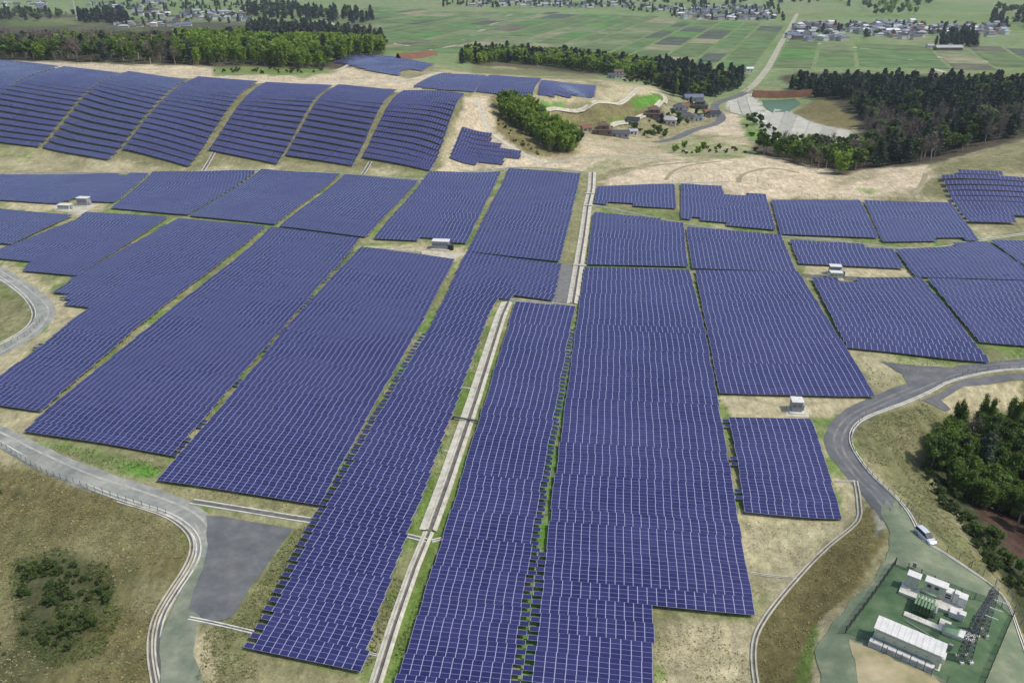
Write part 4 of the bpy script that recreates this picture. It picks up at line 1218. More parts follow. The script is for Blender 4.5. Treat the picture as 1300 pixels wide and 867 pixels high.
def twig_mesh(seed):
    """Fine leafless branches for a tree 1 unit tall: flat slivers spread through the crown."""
    r = np.random.default_rng(seed)
    V, F, T = [], [], []
    starts = [(0, 0, 0.3 + 0.55 * r.random()) for _ in range(26)]
    for s in starts:
        a = r.random() * 6.28; l = (0.12 + 0.2 * r.random()) * (1.2 - s[2]); up = 0.10 + 0.2 * r.random()
        p, q = np.array(s), np.array([math.cos(a) * l, math.sin(a) * l, s[2] + up])
        for k in range(16):
            t = 0.25 + 0.75 * r.random()
            c = p + (q - p) * t
            d = (q - p) * 0.35 + r.normal(size=3) * 0.06; d[2] = abs(d[2]) * 0.8 + 0.02
            side = np.cross(d, r.normal(size=3)); side = side / (np.linalg.norm(side) + 1e-9) * (0.0045 + 0.003 * r.random())
            b = len(V)
            V += [c - side, c + side, c + d + side * 0.3, c + d - side * 0.3]; F.append((b, b + 1, b + 2, b + 3)); T.append(r.random())
    return np.array(V), np.array(F), np.array(T)


PROTO = {}


def proto(kind, variant, fine=False):
    key = (kind, variant, fine)
    if key in PROTO:
        return PROTO[key]
    r = np.random.default_rng(1000 + variant * 13 + len(kind))
    seed = 50 + variant * 7 + len(kind) * 101
    if kind == 'bare':
        V, F, T = twig_mesh(seed)
    else:
        n, size = {'broadleaf': (1400, 0.075), 'conifer': (1500, 0.060), 'bamboo': (1500, 0.050), 'thicket': (1700, 0.046), 'shrub': (420, 0.16)}[kind]
        if fine:
            n, size = int(n * 3.2), size * 0.52
        V, F, T = crown_mesh(kind, seed, n, size)
    c = mesh_obj('crown', V, F, m_leaf[kind]); set_tint(c, T)
    COL.objects.unlink(c)
    t = trunk_mb(kind, r).build('trunk', m_palebark if kind in ('bamboo', 'bare', 'thicket') or variant % 2 else m_bark)
    COL.objects.unlink(t)
    PROTO[key] = (c.data, t.data)
    return PROTO[key]


NAMES = {'broadleaf': ('broadleaf_tree', 'broadleaf tree'), 'conifer': ('conifer_tree', 'conifer'), 'bamboo': ('bamboo_clump', 'bamboo'), 'bare': ('bare_tree', 'bare tree'), 'thicket': ('dark_bamboo_clump', 'dark bamboo'), 'shrub': ('shrub', 'shrub')}
LOOK = {'broadleaf': 'leafy green tree', 'conifer': 'dark conifer', 'bamboo': 'feathery yellow-green bamboo', 'bare': 'leafless grey-brown tree', 'thicket': 'dark green bamboo', 'shrub': 'low green shrub'}
PLACED = []


def wood(px_poly, spacing, mixf, where, hrange, fine=False, ranks=5, seed=1, margin=0.0):
    """Tree positions over a polygon of tree feet; mixf(px, py, rnd) picks the kind."""
    r = np.random.default_rng(seed)
    p = np.array(px_poly, float)
    x, y, _ = ground(p[:, 0], p[:, 1])
    W = np.stack([x, y], -1)
    lo, hi = W.min(0), W.max(0)
    cand = []
    ny = max(1, int((hi[1] - lo[1]) / spacing)); nx = max(1, int((hi[0] - lo[0]) / spacing))
    for j in range(ny + 1):
        for i in range(nx + 1):
            cand.append((lo[0] + (i + 0.5 * (j % 2) + (r.random() - 0.5) * 1.1) * spacing, lo[1] + (j + (r.random() - 0.5) * 1.1) * spacing, j))
    cand = np.array(cand)
    ok = inside(W, cand[:, 0], cand[:, 1])
    cand = cand[ok]
    zs = height(cand[:, 0], cand[:, 1])
    px_, py_ = project(cand[:, 0], cand[:, 1], zs)
    for (x, y, j), z, a, c in zip(cand, zs, px_, py_):
        kind = mixf(a, c, r.random())
        if kind is None:
            continue
        h = (hrange[kind] if isinstance(hrange, dict) else hrange)
        h = h[0] + (h[1] - h[0]) * r.random() ** 1.3
        PLACED.append(dict(kind=kind, p=(x, y, z), h=h, s=({'conifer': 0.95, 'bamboo': 0.72}.get(kind, 0.85)) + 0.45 * r.random(), rz=r.random() * 6.28, where=where, fine=fine, v=int(r.integers(0, 4)), rank=j, px=a, py=c))


def pick(**w):
    ks, ps = list(w), np.cumsum([w[k] for k in w])
    return lambda a, c, u: ks[min(int(np.searchsorted(ps, u * ps[-1])), len(ks) - 1)]


HR = {'broadleaf': (9, 14), 'conifer': (12, 17), 'bamboo': (11, 15), 'bare': (9, 14), 'shrub': (1.5, 3.5)}


def mix_right(a, c, u):
    if c > 188 and a < 1110:
        return 'bamboo' if u < 0.25 else ('broadleaf' if u < 0.75 else 'bare')
    if c > 180:
        return 'broadleaf' if u < 0.45 else ('bare' if u < 0.75 else 'conifer')
    if c > 158:
        return 'bare' if u < 0.55 else ('broadleaf' if u < 0.75 else 'conifer')
    if a > 1230 and c < 140:
        return 'broadleaf' if u < 0.5 else 'conifer'
    return 'conifer' if u < 0.70 else ('broadleaf' if u < 0.92 else 'bare')


wood([(955, 193), (1000, 206), (1040, 217), (1070, 223), (1100, 213), (1175, 207), (1210, 195), (1300, 170), (1360, 160), (1360, 116), (1200, 112), (1060, 110), (1000, 113), (1040, 126), (1085, 128), (1080, 142), (1097, 152), (1093, 188), (1050, 197), (1000, 191)], 7.4, mix_right, 'wood right of the green pond', HR, seed=3)


def mix_belt(a, c, u):
    if a > 835:
        return 'conifer' if u < 0.6 else ('bamboo' if u < 0.8 else 'broadleaf')
    return 'bamboo' if u < 0.72 else ('conifer' if u < 0.82 else 'broadleaf')


wood([(582, 83), (640, 80), (700, 85), (765, 95), (830, 108), (850, 118), (890, 126), (915, 122), (938, 112), (942, 104), (900, 98), (800, 83), (700, 72), (600, 70)], 7.2, mix_belt, 'green belt behind the hamlet', HR, seed=5)
wood([(634, 138), (650, 134), (690, 158), (733, 186), (728, 196), (700, 193), (665, 168), (640, 152)], 4.6, pick(bamboo=0.82, broadleaf=0.18), 'lone grove beside the slope path', {'bamboo': (12, 17), 'broadleaf': (9, 12)}, seed=6)


def mix_left(a, c, u):
    if a > 312 and c < 62:
        return 'conifer' if u < 0.55 else ('bare' if u < 0.75 else 'broadleaf')
    if a > 225:
        return 'bamboo' if u < 0.80 else ('broadleaf' if u < 0.95 else 'conifer')
    if c < 64:
        return 'bare' if u < 0.7 else 'broadleaf'
    return 'broadleaf' if u < 0.45 else ('bare' if u < 0.80 else ('bamboo' if u < 0.93 else 'conifer'))


HL = {'broadleaf': (12, 17), 'conifer': (15, 21), 'bamboo': (15, 22), 'bare': (12, 17), 'shrub': (2, 4)}
wood([(-40, 75), (100, 79), (200, 82), (270, 84), (330, 84), (420, 87), (440, 77), (486, 70), (484, 52), (400, 40), (318, 36), (305, 54), (230, 58), (100, 55), (-40, 50)], 10.0, mix_left, 'long wood behind the upper slope', HL, seed=7)
wood([(98, 30), (165, 32), (160, 25), (100, 24)], 17, pick(conifer=1), 'dark grove near the pale mast', (18, 26), seed=8)
wood([(-30, 30), (60, 28), (100, 22), (20, 16), (-30, 18)], 24, pick(broadleaf=0.5, conifer=0.3, bare=0.2), 'grove at the far left', HL, seed=9)
wood([(310, 22), (420, 30), (470, 32), (480, 24), (330, 8), (305, 14)], 26, pick(conifer=0.8, broadleaf=0.2), 'dark far end of the long wood', (16, 24), seed=10)
wood([(1190, 62), (1238, 60), (1236, 48), (1195, 50)], 14, pick(conifer=1), 'square dark grove on the plain', (15, 20), seed=11)
wood([(1255, 36), (1340, 40), (1340, 18), (1262, 14)], 34, pick(conifer=0.7, broadleaf=0.3), 'dark grove beyond the far town', (16, 24), seed=12)
wood([(1105, 22), (1165, 20), (1190, 2), (1090, 2)], 36, pick(bamboo=0.6, broadleaf=0.4), 'green knoll beyond the far town', (14, 20), seed=13)
wood([(850, 12), (1080, 10), (1080, 1), (850, 3)], 60, pick(conifer=0.6, broadleaf=0.4), 'tree line behind the far town', (16, 24), seed=14)
wood([(560, 6), (850, 8), (850, 1), (560, 1)], 60, pick(conifer=0.5, broadleaf=0.5), 'tree line above the far fields', (14, 20), seed=15)
wood([(160, 8), (320, 10), (320, 1), (160, 1)], 60, pick(conifer=0.7, broadleaf=0.3), 'tree line above the left town', (14, 20), seed=16)


def mix_near(a, c, u):
    return 'thicket' if u < 0.66 else ('broadleaf' if u < 0.88 else ('conifer' if u < 0.95 else 'bare'))


wood([(1178, 596), (1190, 566), (1212, 552), (1250, 548), (1310, 545), (1420, 560), (1440, 680), (1330, 690), (1290, 668), (1240, 640), (1205, 622)], 3.7, mix_near, 'near wood beside the right road', {'broadleaf': (6, 10), 'thicket': (7, 11), 'conifer': (9, 12), 'bare': (7, 10)}, True, seed=17)
wood([(1168, 596), (1185, 588), (1212, 632), (1246, 675), (1290, 715), (1330, 760), (1320, 800), (1286, 752), (1262, 728), (1228, 685), (1192, 640)], 2.5, pick(shrub=0.85, broadleaf=0.15), 'bank below the near wood', {'shrub': (1.0, 2.4), 'broadleaf': (3, 5)}, True, seed=18)
wood([(808, 172), (845, 176), (850, 168), (826, 164)], 5.5, pick(broadleaf=0.6, shrub=0.4), 'garden in front of the hamlet', {'broadleaf': (4, 7), 'shrub': (2, 3)}, seed=19)
wood([(800, 166), (850, 164), (885, 158), (900, 142), (880, 132), (850, 142), (815, 148), (795, 160)], 10, pick(broadleaf=0.5, shrub=0.35, conifer=0.15), 'hamlet gardens between the houses', {'broadleaf': (4, 7), 'shrub': (1.5, 3), 'conifer': (5, 8)}, seed=41)
wood([(790, 104), (850, 112), (850, 108), (800, 100)], 9, pick(shrub=0.7, broadleaf=0.3), 'hedge below the lone farmhouse', {'shrub': (2, 3), 'broadleaf': (4, 6)}, seed=20)
wood([(270, 92), (330, 94), (400, 93), (420, 90), (400, 89), (330, 87), (275, 88)], 9, pick(shrub=1), 'green fringe of the long wood', {'shrub': (1.5, 3)}, seed=21)
wood([(630, 150), (650, 165), (690, 195), (720, 203), (700, 203), (660, 188), (632, 165)], 6, pick(shrub=1), 'rough ground below the lone grove', {'shrub': (1.0, 2.4)}, seed=22)
wood([(830, 190), (960, 190), (960, 198), (880, 199), (850, 196)], 9, pick(shrub=0.7, bamboo=0.3), 'scrub behind the sandy mound', {'shrub': (1.5, 3), 'bamboo': (4, 7)}, seed=23)
wood([(938, 150), (958, 146), (984, 170), (970, 184), (945, 172)], 9, pick(shrub=0.6, broadleaf=0.4), 'green slope beside the pale gravel', {'shrub': (1.5, 3), 'broadleaf': (4, 8)}, seed=25)
for k_, (pp, nm_) in enumerate((([(1000, 50), (1010, 33), (1280, 32), (1282, 46), (1100, 50)], 'gardens of the far town'), ([(800, 8), (985, 10), (1000, 29), (870, 26), (800, 16)], 'gardens behind the paddies'), ([(560, 4), (800, 4), (800, 12), (560, 10)], 'gardens above the paddies'), ([(110, 6), (320, 8), (320, 30), (150, 36)], 'gardens of the left town'))):
    wood(pp, 30, pick(broadleaf=0.7, conifer=0.3), nm_, {'broadleaf': (6, 11), 'conifer': (9, 14)}, seed=30 + k_)
wood([(-40, 560), (60, 607), (165, 642), (228, 668), (238, 700), (203, 778), (186, 830), (190, 900), (-40, 900)], 5.2, lambda a, c, u: 'shrub' if (vnoise(a, c, 60, 5) * 0.5 + vnoise(a, c, 24, 6) * 0.5 + 0.45 * math.exp(-((a - 80) ** 2 + (c - 772) ** 2) / 3600.0)) > 0.74 else None, 'brown lower left hillside', {'shrub': (0.5, 1.2)}, True, seed=40)
wood([(20, 722), (75, 704), (132, 728), (146, 782), (125, 820), (70, 838), (30, 806)], 1.75, lambda a, c, u: 'shrub' if vnoise(a, c, 22, 9) > 0.34 else None, 'scrub patch at lower left', {'shrub': (0.7, 2.0)}, True, seed=42)
# edge trees that stand out one by one
for a, c, kind, h in ((927, 116, 'conifer', 20), (936, 112, 'conifer', 17), (855, 122, 'conifer', 17), (870, 125, 'conifer', 18), (1214, 553, 'thicket', 12), (1246, 549, 'thicket', 13), (1280, 552, 'thicket', 12.5), (1300, 550, 'bare', 12), (1187, 60, 'conifer', 14)):
    q = G(a, c)
    PLACED.append(dict(kind=kind, p=tuple(q), h=h, s=0.9 if kind == 'conifer' else 0.5, rz=a, where={True: 'near wood beside the right road', False: 'green belt behind the hamlet'}[c > 500], fine=c > 500, v=a % 4, rank=99 if c > 500 else 0, px=a, py=c))

RANKNAME = ['front', 'second', 'third', 'fourth', 'fifth', 'sixth', 'seventh', 'eighth', 'ninth', 'tenth']
kinds = sorted(set(P['kind'] for P in PLACED))
visible = lambda P: -40 < P['px'] < IMG_W + 40 and P['py'] < IMG_H + 30
LIMIT = {'broadleaf': 240, 'conifer': 240, 'bamboo': 240, 'bare': 200, 'shrub': 240, 'thicket': 240}
single = []
for k in kinds:
    L_ = sorted([P for P in PLACED if P['kind'] == k and visible(P)], key=lambda P: -P['h'] / math.hypot(P['p'][0], P['p'][1]))
    for P in L_[:LIMIT[k]]:
        P['single'] = True
    single += L_[:LIMIT[k]]
wh = {}
for P in single:
    wh.setdefault((P['where'], P['kind']), []).append(P)
for (where, kind), L_ in wh.items():
    rows_ = sorted(set(P['rank'] for P in L_))
    for ri, rk in enumerate(rows_):
        LL = sorted([P for P in L_ if P['rank'] == rk], key=lambda P: P['px'])
        for i, P in enumerate(LL):
            rn = RANKNAME[ri] if ri < 10 else ordinal(ri + 1)
            P['label'] = '%s, %s from left in its %s rank, %s' % (LOOK[kind], ordinal(i + 1), rn, where)
for P in single:
    nm, cat = NAMES[P['kind']]
    t = thing(nm, P['label'], cat, P['p'], P['rz'], cat + ' in the ' + P['where'])
    c, tr = proto(P['kind'], P['v'], P['fine'])
    h, w = P['h'], P['h'] * P['s']
    t.scale = (w, w, h)
    oc = bpy.data.objects.new('crown' if P['kind'] != 'bare' else 'branches', c); link(oc, t)
    if P['kind'] != 'shrub':
        ot = bpy.data.objects.new('trunk', tr); link(ot, t)
# the rest of each wood reads as a mass
for k in kinds:
    rest = [P for P in PLACED if P['kind'] == k and not P.get('single')]
    if not rest:
        continue
    Vs, Fs, Ts, o = [], [], [], 0
    base = []
    for v in range(4):
        base.append(twig_mesh(90 + v) if k == 'bare' else crown_mesh(k, 500 + v, {'conifer': 300, 'bamboo': 360, 'broadleaf': 320, 'shrub': 120, 'thicket': 360}[k], {'conifer': 0.10, 'bamboo': 0.095, 'broadleaf': 0.14, 'shrub': 0.25, 'thicket': 0.095}[k]))
    for P in rest:
        V, F, T = base[P['v']]
        ca_, sa_ = math.cos(P['rz']), math.sin(P['rz'])
        w = P['h'] * P['s']
        q = np.stack([(V[:, 0] * ca_ - V[:, 1] * sa_) * w + P['p'][0], (V[:, 0] * sa_ + V[:, 1] * ca_) * w + P['p'][1], V[:, 2] * P['h'] + P['p'][2]], -1)
        Vs.append(q); Fs.append(F + o); Ts.append(np.clip(T + (rng.random() - 0.5) * 0.5, 0, 1)); o += len(q)
    so = mesh_obj({'conifer': 'conifer_wood', 'bamboo': 'bamboo_wood', 'broadleaf': 'broadleaf_wood', 'bare': 'leafless_wood', 'thicket': 'dark_bamboo_wood', 'shrub': 'undergrowth'}[k], np.concatenate(Vs), np.concatenate(Fs), m_leaf[k])
    set_tint(so, np.concatenate(Ts))
    so['kind'] = 'stuff'
    tag(so, {'conifer': 'dark conifers filling the far woods', 'bamboo': 'yellow-green bamboo filling the far woods', 'broadleaf': 'leafy trees filling the far woods', 'bare': 'leafless grey-brown trees filling the far woods', 'thicket': 'dark bamboo filling the near wood', 'shrub': 'low scrub filling the slopes'}[k], 'woodland')
print('trees', len(PLACED), {k: sum(P['kind'] == k for P in PLACED) for k in kinds}, 'single', len(single))

# ------------------------------------------------------------------ substation
m_white = noise_mat('white_paint', (0.55, 0.535, 0.50), (0.68, 0.665, 0.625), 0.9, 0.45, 6)
m_cream = noise_mat('pale_green_grey_panel', (0.40, 0.43, 0.33), (0.50, 0.53, 0.42), 1.2, 0.5, 6)
m_dark = noise_mat('dark_louvre', (0.03, 0.032, 0.035), (0.07, 0.07, 0.075), 3.0, 0.5)
m_green = noise_mat('green_painted_steel', (0.10, 0.18, 0.10), (0.19, 0.28, 0.16), 1.5, 0.45, 5)
m_grey = noise_mat('grey_paint', (0.22, 0.225, 0.23), (0.31, 0.315, 0.32), 1.5, 0.5, 5)
m_lattice = noise_mat('weathered_lattice_steel', (0.045, 0.05, 0.055), (0.10, 0.105, 0.115), 2.0, 0.6, 4)
m_insul = noise_mat('pale_insulator', (0.5, 0.5, 0.46), (0.66, 0.66, 0.6), 3.0, 0.3, 3)

qa, qb = G(1103, 818), G(1181, 852)
SU = math.atan2(qb.y - qa.y, qb.x - qa.x)                 # along the long building
SZ = 0.2


def sub(px, py):
    q = G(px, py)
    q.z += SZ
    return q


def seams(mb, x0, x1, y0, y1, z, step, mi, w=0.05, h=0.05):
    x = x0 + step
    while x < x1 - 0.2:
        mb.box(x - w / 2, x + w / 2, y0, y1, z, z + h, mi)
        x += step


# long white building (front left corner at its foot)
t = thing('switchgear_building', 'long low white building with seamed roof in the fenced substation', 'building', sub(1107, 815), SU)
LB, DB, HB = 9.7, 2.6, 2.9
w = MB(); w.box(0, LB, 0, DB, -0.3, HB); w.build('wall', m_cream, t)
r = MB(); r.add([(-0.25, -0.25, HB), (LB + 0.25, -0.25, HB), (LB + 0.25, DB + 0.25, HB + 0.02), (-0.25, DB + 0.25, HB + 0.02), (-0.25, -0.25, HB + 0.16), (LB + 0.25, -0.25, HB + 0.16), (LB + 0.25, DB + 0.25, HB + 0.34), (-0.25, DB + 0.25, HB + 0.34)], [(0, 3, 2, 1), (4, 5, 6, 7), (0, 1, 5, 4), (1, 2, 6, 5), (2, 3, 7, 6), (3, 0, 4, 7)])
x = 0.6
while x < LB:
    r.bar((x, -0.24, HB + 0.17), (x, DB + 0.24, HB + 0.35), 0.07, 0, 0.10); x += 0.88
r.build('roof', m_white, t)
for k in range(6):
    d = MB(); d.box(0.2 + k * 1.58, 1.62 + k * 1.58, -0.055, -0.003, 0.95, 2.55)
    dd = d.build('door', m_cream, t)
    hd = MB(); hd.box(1.40 + k * 1.58, 1.47 + k * 1.58, -0.11, -0.058, 1.6, 1.9); hd.build('handle', m_dark, dd)
v = MB(); v.box(LB + 0.003, LB + 0.5, 0.5, 2.2, 1.0, 2.1, 0, 0.05); v.build('vent_hood', m_white, t)
p = MB(); p.box(-0.25, LB + 0.25, -0.25, DB + 0.25, -0.6, 0.12); p.build('plinth', m_conc, t)
ua = Vector((math.cos(SU), math.sin(SU), 0)); va = Vector((-math.sin(SU), math.cos(SU), 0))
base = sub(1107, 815)
for k in range(5):
    ln = 1.95 if k < 4 else 1.25
    x0 = -0.35 + k * 2.06
    t2 = thing('cooling_unit', 'white box unit, %s from the left along the long building front' % ordinal(k + 1), 'cooling unit', base + ua * x0 - va * 1.35, SU, 'white units along the long building')
    b_ = MB(); b_.box(0, ln, 0, 0.95, -0.2, 1.12, 0, 0.04); b_.build('casing', m_white, t2)
    g_ = MB()
    for i in range(5):
        g_.box(0.15, ln - 0.15, -0.03, -0.002, 0.25 + i * 0.15, 0.31 + i * 0.15)
    g_.build('louvre', m_grey, t2)

# concrete bases
pl = thing('equipment_base', 'broad pale concrete base under the white cabinets', 'concrete base', sub(1146, 752), SU)
b_ = MB(); b_.box(-0.6, 9.2, -0.9, 2.4, -0.4, 0.45, 0, 0.03); b_.build('slab', m_conc, pl)
pl = thing('cable_trench', 'flat pale concrete trench cover below the green transformer', 'trench cover', sub(1146, 783), SU)
b_ = MB(); b_.box(0, 6.9, 0, 1.15, -0.3, 0.28); b_.box(5.2, 6.9, 1.152, 3.0, -0.3, 0.27)
b_.build('slab', m_conc, pl)
j_ = MB()
for i in range(1, 6):
    j_.box(i * 1.1 - 0.02, i * 1.1 + 0.02, 0.02, 1.13, 0.281, 0.286)
j_.build('joint', m_concdark, pl)


def cabinet(px, py, wd, dp, ht, label, roof=True, windows=0, doors=0, dz=0.45, body=None, vents=0):
    t = thing('electrical_cabinet', label, 'cabinet', sub(px, py) + Vector((0, 0, dz)), SU)
    b_ = MB(); b_.box(0, wd, 0, dp, -0.2, ht, 0, 0.03); b_.build('casing', body or m_cream, t)
    if roof:
        r_ = MB(); r_.box(-0.15, wd + 0.15, -0.18, dp + 0.18, ht + 0.002, ht + 0.2, 0, 0.04); r_.build('roof', m_white, t)
    for i in range(windows):
        w_ = MB(); x = wd * (0.12 + 0.36 * i); w_.box(x, x + 0.62, -0.05, -0.003, ht * 0.62, ht * 0.62 + 0.55); w_.build('window', m_dark, t)
    for i in range(doors):
        d_ = MB(); sw = wd / doors; d_.box(i * sw + 0.06, (i + 1) * sw - 0.06, -0.04, -0.003, 0.12, ht * 0.55 if windows else ht - 0.2)
        dd = d_.build('door', body or m_cream, t)
        h_ = MB(); h_.box((i + 1) * sw - 0.2, (i + 1) * sw - 0.14, -0.08, -0.042, ht * 0.3, ht * 0.3 + 0.2); h_.build('handle', m_dark, dd)
    for i in range(vents):
        v_ = MB(); v_.box(0.2, wd - 0.2, -0.05, -0.003, 0.4 + i * 0.5, 0.7 + i * 0.5); v_.build('louvre', m_dark, t)
    return t


cabinet(1148, 746, 1.9, 1.3, 2.3, 'small cabinet with white roof at the upper left of the substation', doors=2)
cabinet(1170, 755, 3.3, 1.4, 2.5, 'wide cabinet with two dark windows under a white roof', windows=2, doors=3)
cabinet(1196, 763, 1.25, 1.5, 1.6, 'white box with one dark louvre right of the wide cabinet', False, 0, 0, 0.45, m_white, 2)
cabinet(1207, 768, 0.8, 1.1, 2.1, 'tall narrow grey-faced box between two white boxes', False, 0, 1, 0.45, m_white)
cabinet(1213, 771, 1.3, 1.6, 1.7, 'white box at the right end of the cabinet row', False, 0, 1, 0.45, m_white)
cabinet(1203, 783, 2.3, 1.5, 0.95, 'low white box below the cabinet row', False, 0, 2, 0.1, m_white)
cabinet(1216, 788, 0.7, 0.8, 1.2, 'small white box at the corner of the low white box', True, 0, 1, 0.1, m_white)
t = thing('cable_vault', 'low white slab-roofed box with a green left half near the steel gantry', 'cable vault', sub(1195, 805), SU)
b_ = MB(); b_.box(0, 4.6, 0, 2.1, -0.3, 0.75, 0, 0.04); b_.build('casing', m_white, t)
b_ = MB(); b_.box(0.05, 2.2, 0.05, 2.05, 0.752, 0.80); b_.build('lid', m_green, t)
b_ = MB(); b_.box(2.3, 4.5, 0.05, 2.05, 0.752, 0.82); b_.build('lid', m_white, t)

# transformer with radiator banks
t = thing('transformer', 'green power transformer with rows of radiator fins', 'transformer', sub(1157, 775), SU)
b_ = MB(); b_.box(0.1, 3.1, 0.25, 1.75, -0.1, 1.75, 0, 0.08); b_.build('tank', m_green, t)
for i in range(6):
    b_ = MB()
    for k in range(4):
        b_.box(0.12 + i * 0.5 + k * 0.085, 0.16 + i * 0.5 + k * 0.085, -0.55, 2.45, 0.35, 2.0)
    b_.box(0.10 + i * 0.5, 0.44 + i * 0.5, -0.5, 2.4, 1.9, 2.02)
    b_.build('radiator', m_green, t)
b_ = MB(); b_.tube([(0.3, 2.75, 2.3), (2.9, 2.75, 2.3)], [0.28, 0.28], 12); b_.box(0.5, 0.6, 2.3, 2.8, 1.2, 2.1); b_.box(2.6, 2.7, 2.3, 2.8, 1.2, 2.1); b_.build('conservator', m_green, t, True)
for i in range(3):
    b_ = MB(); x = 3.35
    b_.tube([(x, 0.45 + i * 0.55, 1.2), (x, 0.45 + i * 0.55, 1.6), (x, 0.45 + i * 0.55, 2.1)], [0.14, 0.10, 0.05], 8); b_.build('bushing', m_insul, t, True)
b_ = MB(); b_.box(3.12, 3.6, 0.2, 1.9, -0.1, 1.2, 0, 0.04); b_.build('terminal_box', m_grey, t)

for k_, (a_, c_, lab_) in enumerate(((1128, 800, 'small grey junction box at the left end of the substation yard'), (1205, 826, 'small grey junction box below the low green-lidded box'), (1160, 722, 'small grey junction box behind the cabinet row'))):
    t = thing('junction_box', lab_, 'junction box', sub(a_, c_), SU)
    b_ = MB(); b_.box(-0.3, 0.3, -0.2, 0.2, 0.35, 1.25, 0, 0.03); b_.build('casing', m_grey, t)
    b_ = MB(); b_.box(-0.2, -0.12, -0.05, 0.05, -0.2, 0.348); b_.box(0.12, 0.2, -0.05, 0.05, -0.2, 0.348); b_.build('leg', m_steel, t)
o_ = sub(1150, 790); b_ = MB()
b_.tube([o_ + Vector((0, 0, 0.12)), sub(1186, 812) + Vector((0, 0, 0.12))], [0.09, 0.09], 6)
tag(b_.build('cable_duct', m_steel), 'thin steel cable duct between trench cover and long building', 'cable duct')

# lattice gantry
ga, gb = sub(1223, 838), sub(1243, 805)
t = thing('steel_gantry', 'dark lattice steel gantry with two columns and insulator strings', 'gantry', ga)
d = gb - ga; d.z = 0
HG = 9.0


def lattice(mb, p, q, w0, w1, n, up):
    p, q = Vector(p), Vector(q)
    ax = (q - p).normalized(); s = ax.cross(up).normalized(); u = s.cross(ax)
    prev = None
    for i in range(n + 1):
        k = i / n; w = w0 + (w1 - w0) * k; c = p + (q - p) * k
        ring = [c + s * (a * w / 2) + u * (b * w / 2) for a, b in ((-1, -1), (1, -1), (1, 1), (-1, 1))]
        for j in range(4):
            mb.bar(ring[j], ring[(j + 1) % 4], 0.06)
        if prev:
            for j in range(4):
                mb.bar(prev[j], ring[j], 0.08)
                mb.bar(prev[j], ring[(j + 1) % 4], 0.06)
                mb.bar(prev[(j + 1) % 4], ring[j], 0.05)
        prev = ring


for o_ in (Vector((0, 0, 0)), d):
    b_ = MB(); lattice(b_, o_ + Vector((0, 0, 0.3)), o_ + Vector((0, 0, HG)), 1.5, 0.9, 9, Vector((1, 0, 0))); b_.build('column', m_lattice, t)
    f_ = MB()
    for a in (-0.75, 0.75):
        for c in (-0.75, 0.75):
            f_.box(o_.x + a - 0.28, o_.x + a + 0.28, o_.y + c - 0.28, o_.y + c + 0.28, -0.3, 0.35)
    f_.build('footing', m_conc, t)
b_ = MB(); e_ = d.normalized()
lattice(b_, Vector((0, 0, HG)) - e_ * 0.6, d + Vector((0, 0, HG)) + e_ * 0.6, 0.9, 0.9, 8, Vector((0, 0, 1))); b_.build('beam', m_lattice, t)
sd = Vector((e_.y, -e_.x, 0))
for k in (0.2, 0.5, 0.8):
    b_ = MB(); p_ = d * k + Vector((0, 0, HG - 0.3)) + sd * 0.5
    pts = [p_ + sd * (0.14 * i) + Vector((0, 0, 0.02 * i)) for i in range(14)]
    b_.tube(pts, [0.13 if i % 2 else 0.05 for i in range(14)], 8); b_.build('insulator', m_insul, t)
for k in (1.0,):
    b_ = MB(); b_.tube([d * k + Vector((0, 0, HG)), d * k + Vector((0, 0, HG + 3.0))], [0.09, 0.05], 6); b_.build('spike', m_insul, t)


# ------------------------------------------------------------------ fences
m_fence = noise_mat('fence_steel', (0.11, 0.125, 0.12), (0.2, 0.21, 0.2), 2.0, 0.6, 3)
m_fencedark = noise_mat('dark_fence_slats', (0.03, 0.04, 0.035), (0.07, 0.08, 0.07), 2.0, 0.7, 3)


def fence(px, label, step=2.5, ht=1.5, wires=4, dense=False, thick=0.045, mat=None, offset=0.0):
    p = path_world(px, 0, step)
    if offset:
        p = p + normals(p) * offset
    z = height(p[:, 0], p[:, 1]) + 0.1
    o0 = Vector((p[0, 0], p[0, 1], z[0]))
    t = thing('wire_fence', label, 'fence', o0)
    pm = MB(); pm.box(-thick, thick, -thick, thick, -0.3, ht)
    first = None
    for i in range(len(p)):
        loc = Vector((p[i, 0], p[i, 1], z[i])) - o0
        if i < 98:
            if first is None:
                first = pm.build('post', mat or m_fence, t, loc=loc)
            else:
                c = first.copy(); COL.objects.link(c); c.parent = t; c.location = loc
    if len(p) > 98:
        rest = MB()
        for i in range(98, len(p)):
            q = Vector((p[i, 0], p[i, 1], z[i])) - o0
            rest.box(q.x - thick, q.x + thick, q.y - thick, q.y + thick, q.z - 0.3, q.z + ht)
        ro = rest.build('posts_beyond', mat or m_fence, t); ro['kind'] = 'stuff'
    wm = MB()
    for i in range(len(p) - 1):
        a = Vector((p[i, 0], p[i, 1], z[i])) - o0; c = Vector((p[i + 1, 0], p[i + 1, 1], z[i + 1])) - o0
        for k in range(wires):
            h = ht * (k + 0.6) / wires
            wm.bar(a + Vector((0, 0, h)), c + Vector((0, 0, h)), 0.016 if not dense else 0.03)
        if dense:
            n = max(2, int((c - a).length / 0.22))
            for k in range(n):
                q = a + (c - a) * (k + 0.5) / n
                wm.bar(q + Vector((0, 0, 0.05)), q + Vector((0, 0, ht - 0.05)), 0.025)
    wm.build('wire_mesh', mat or m_fence, t)


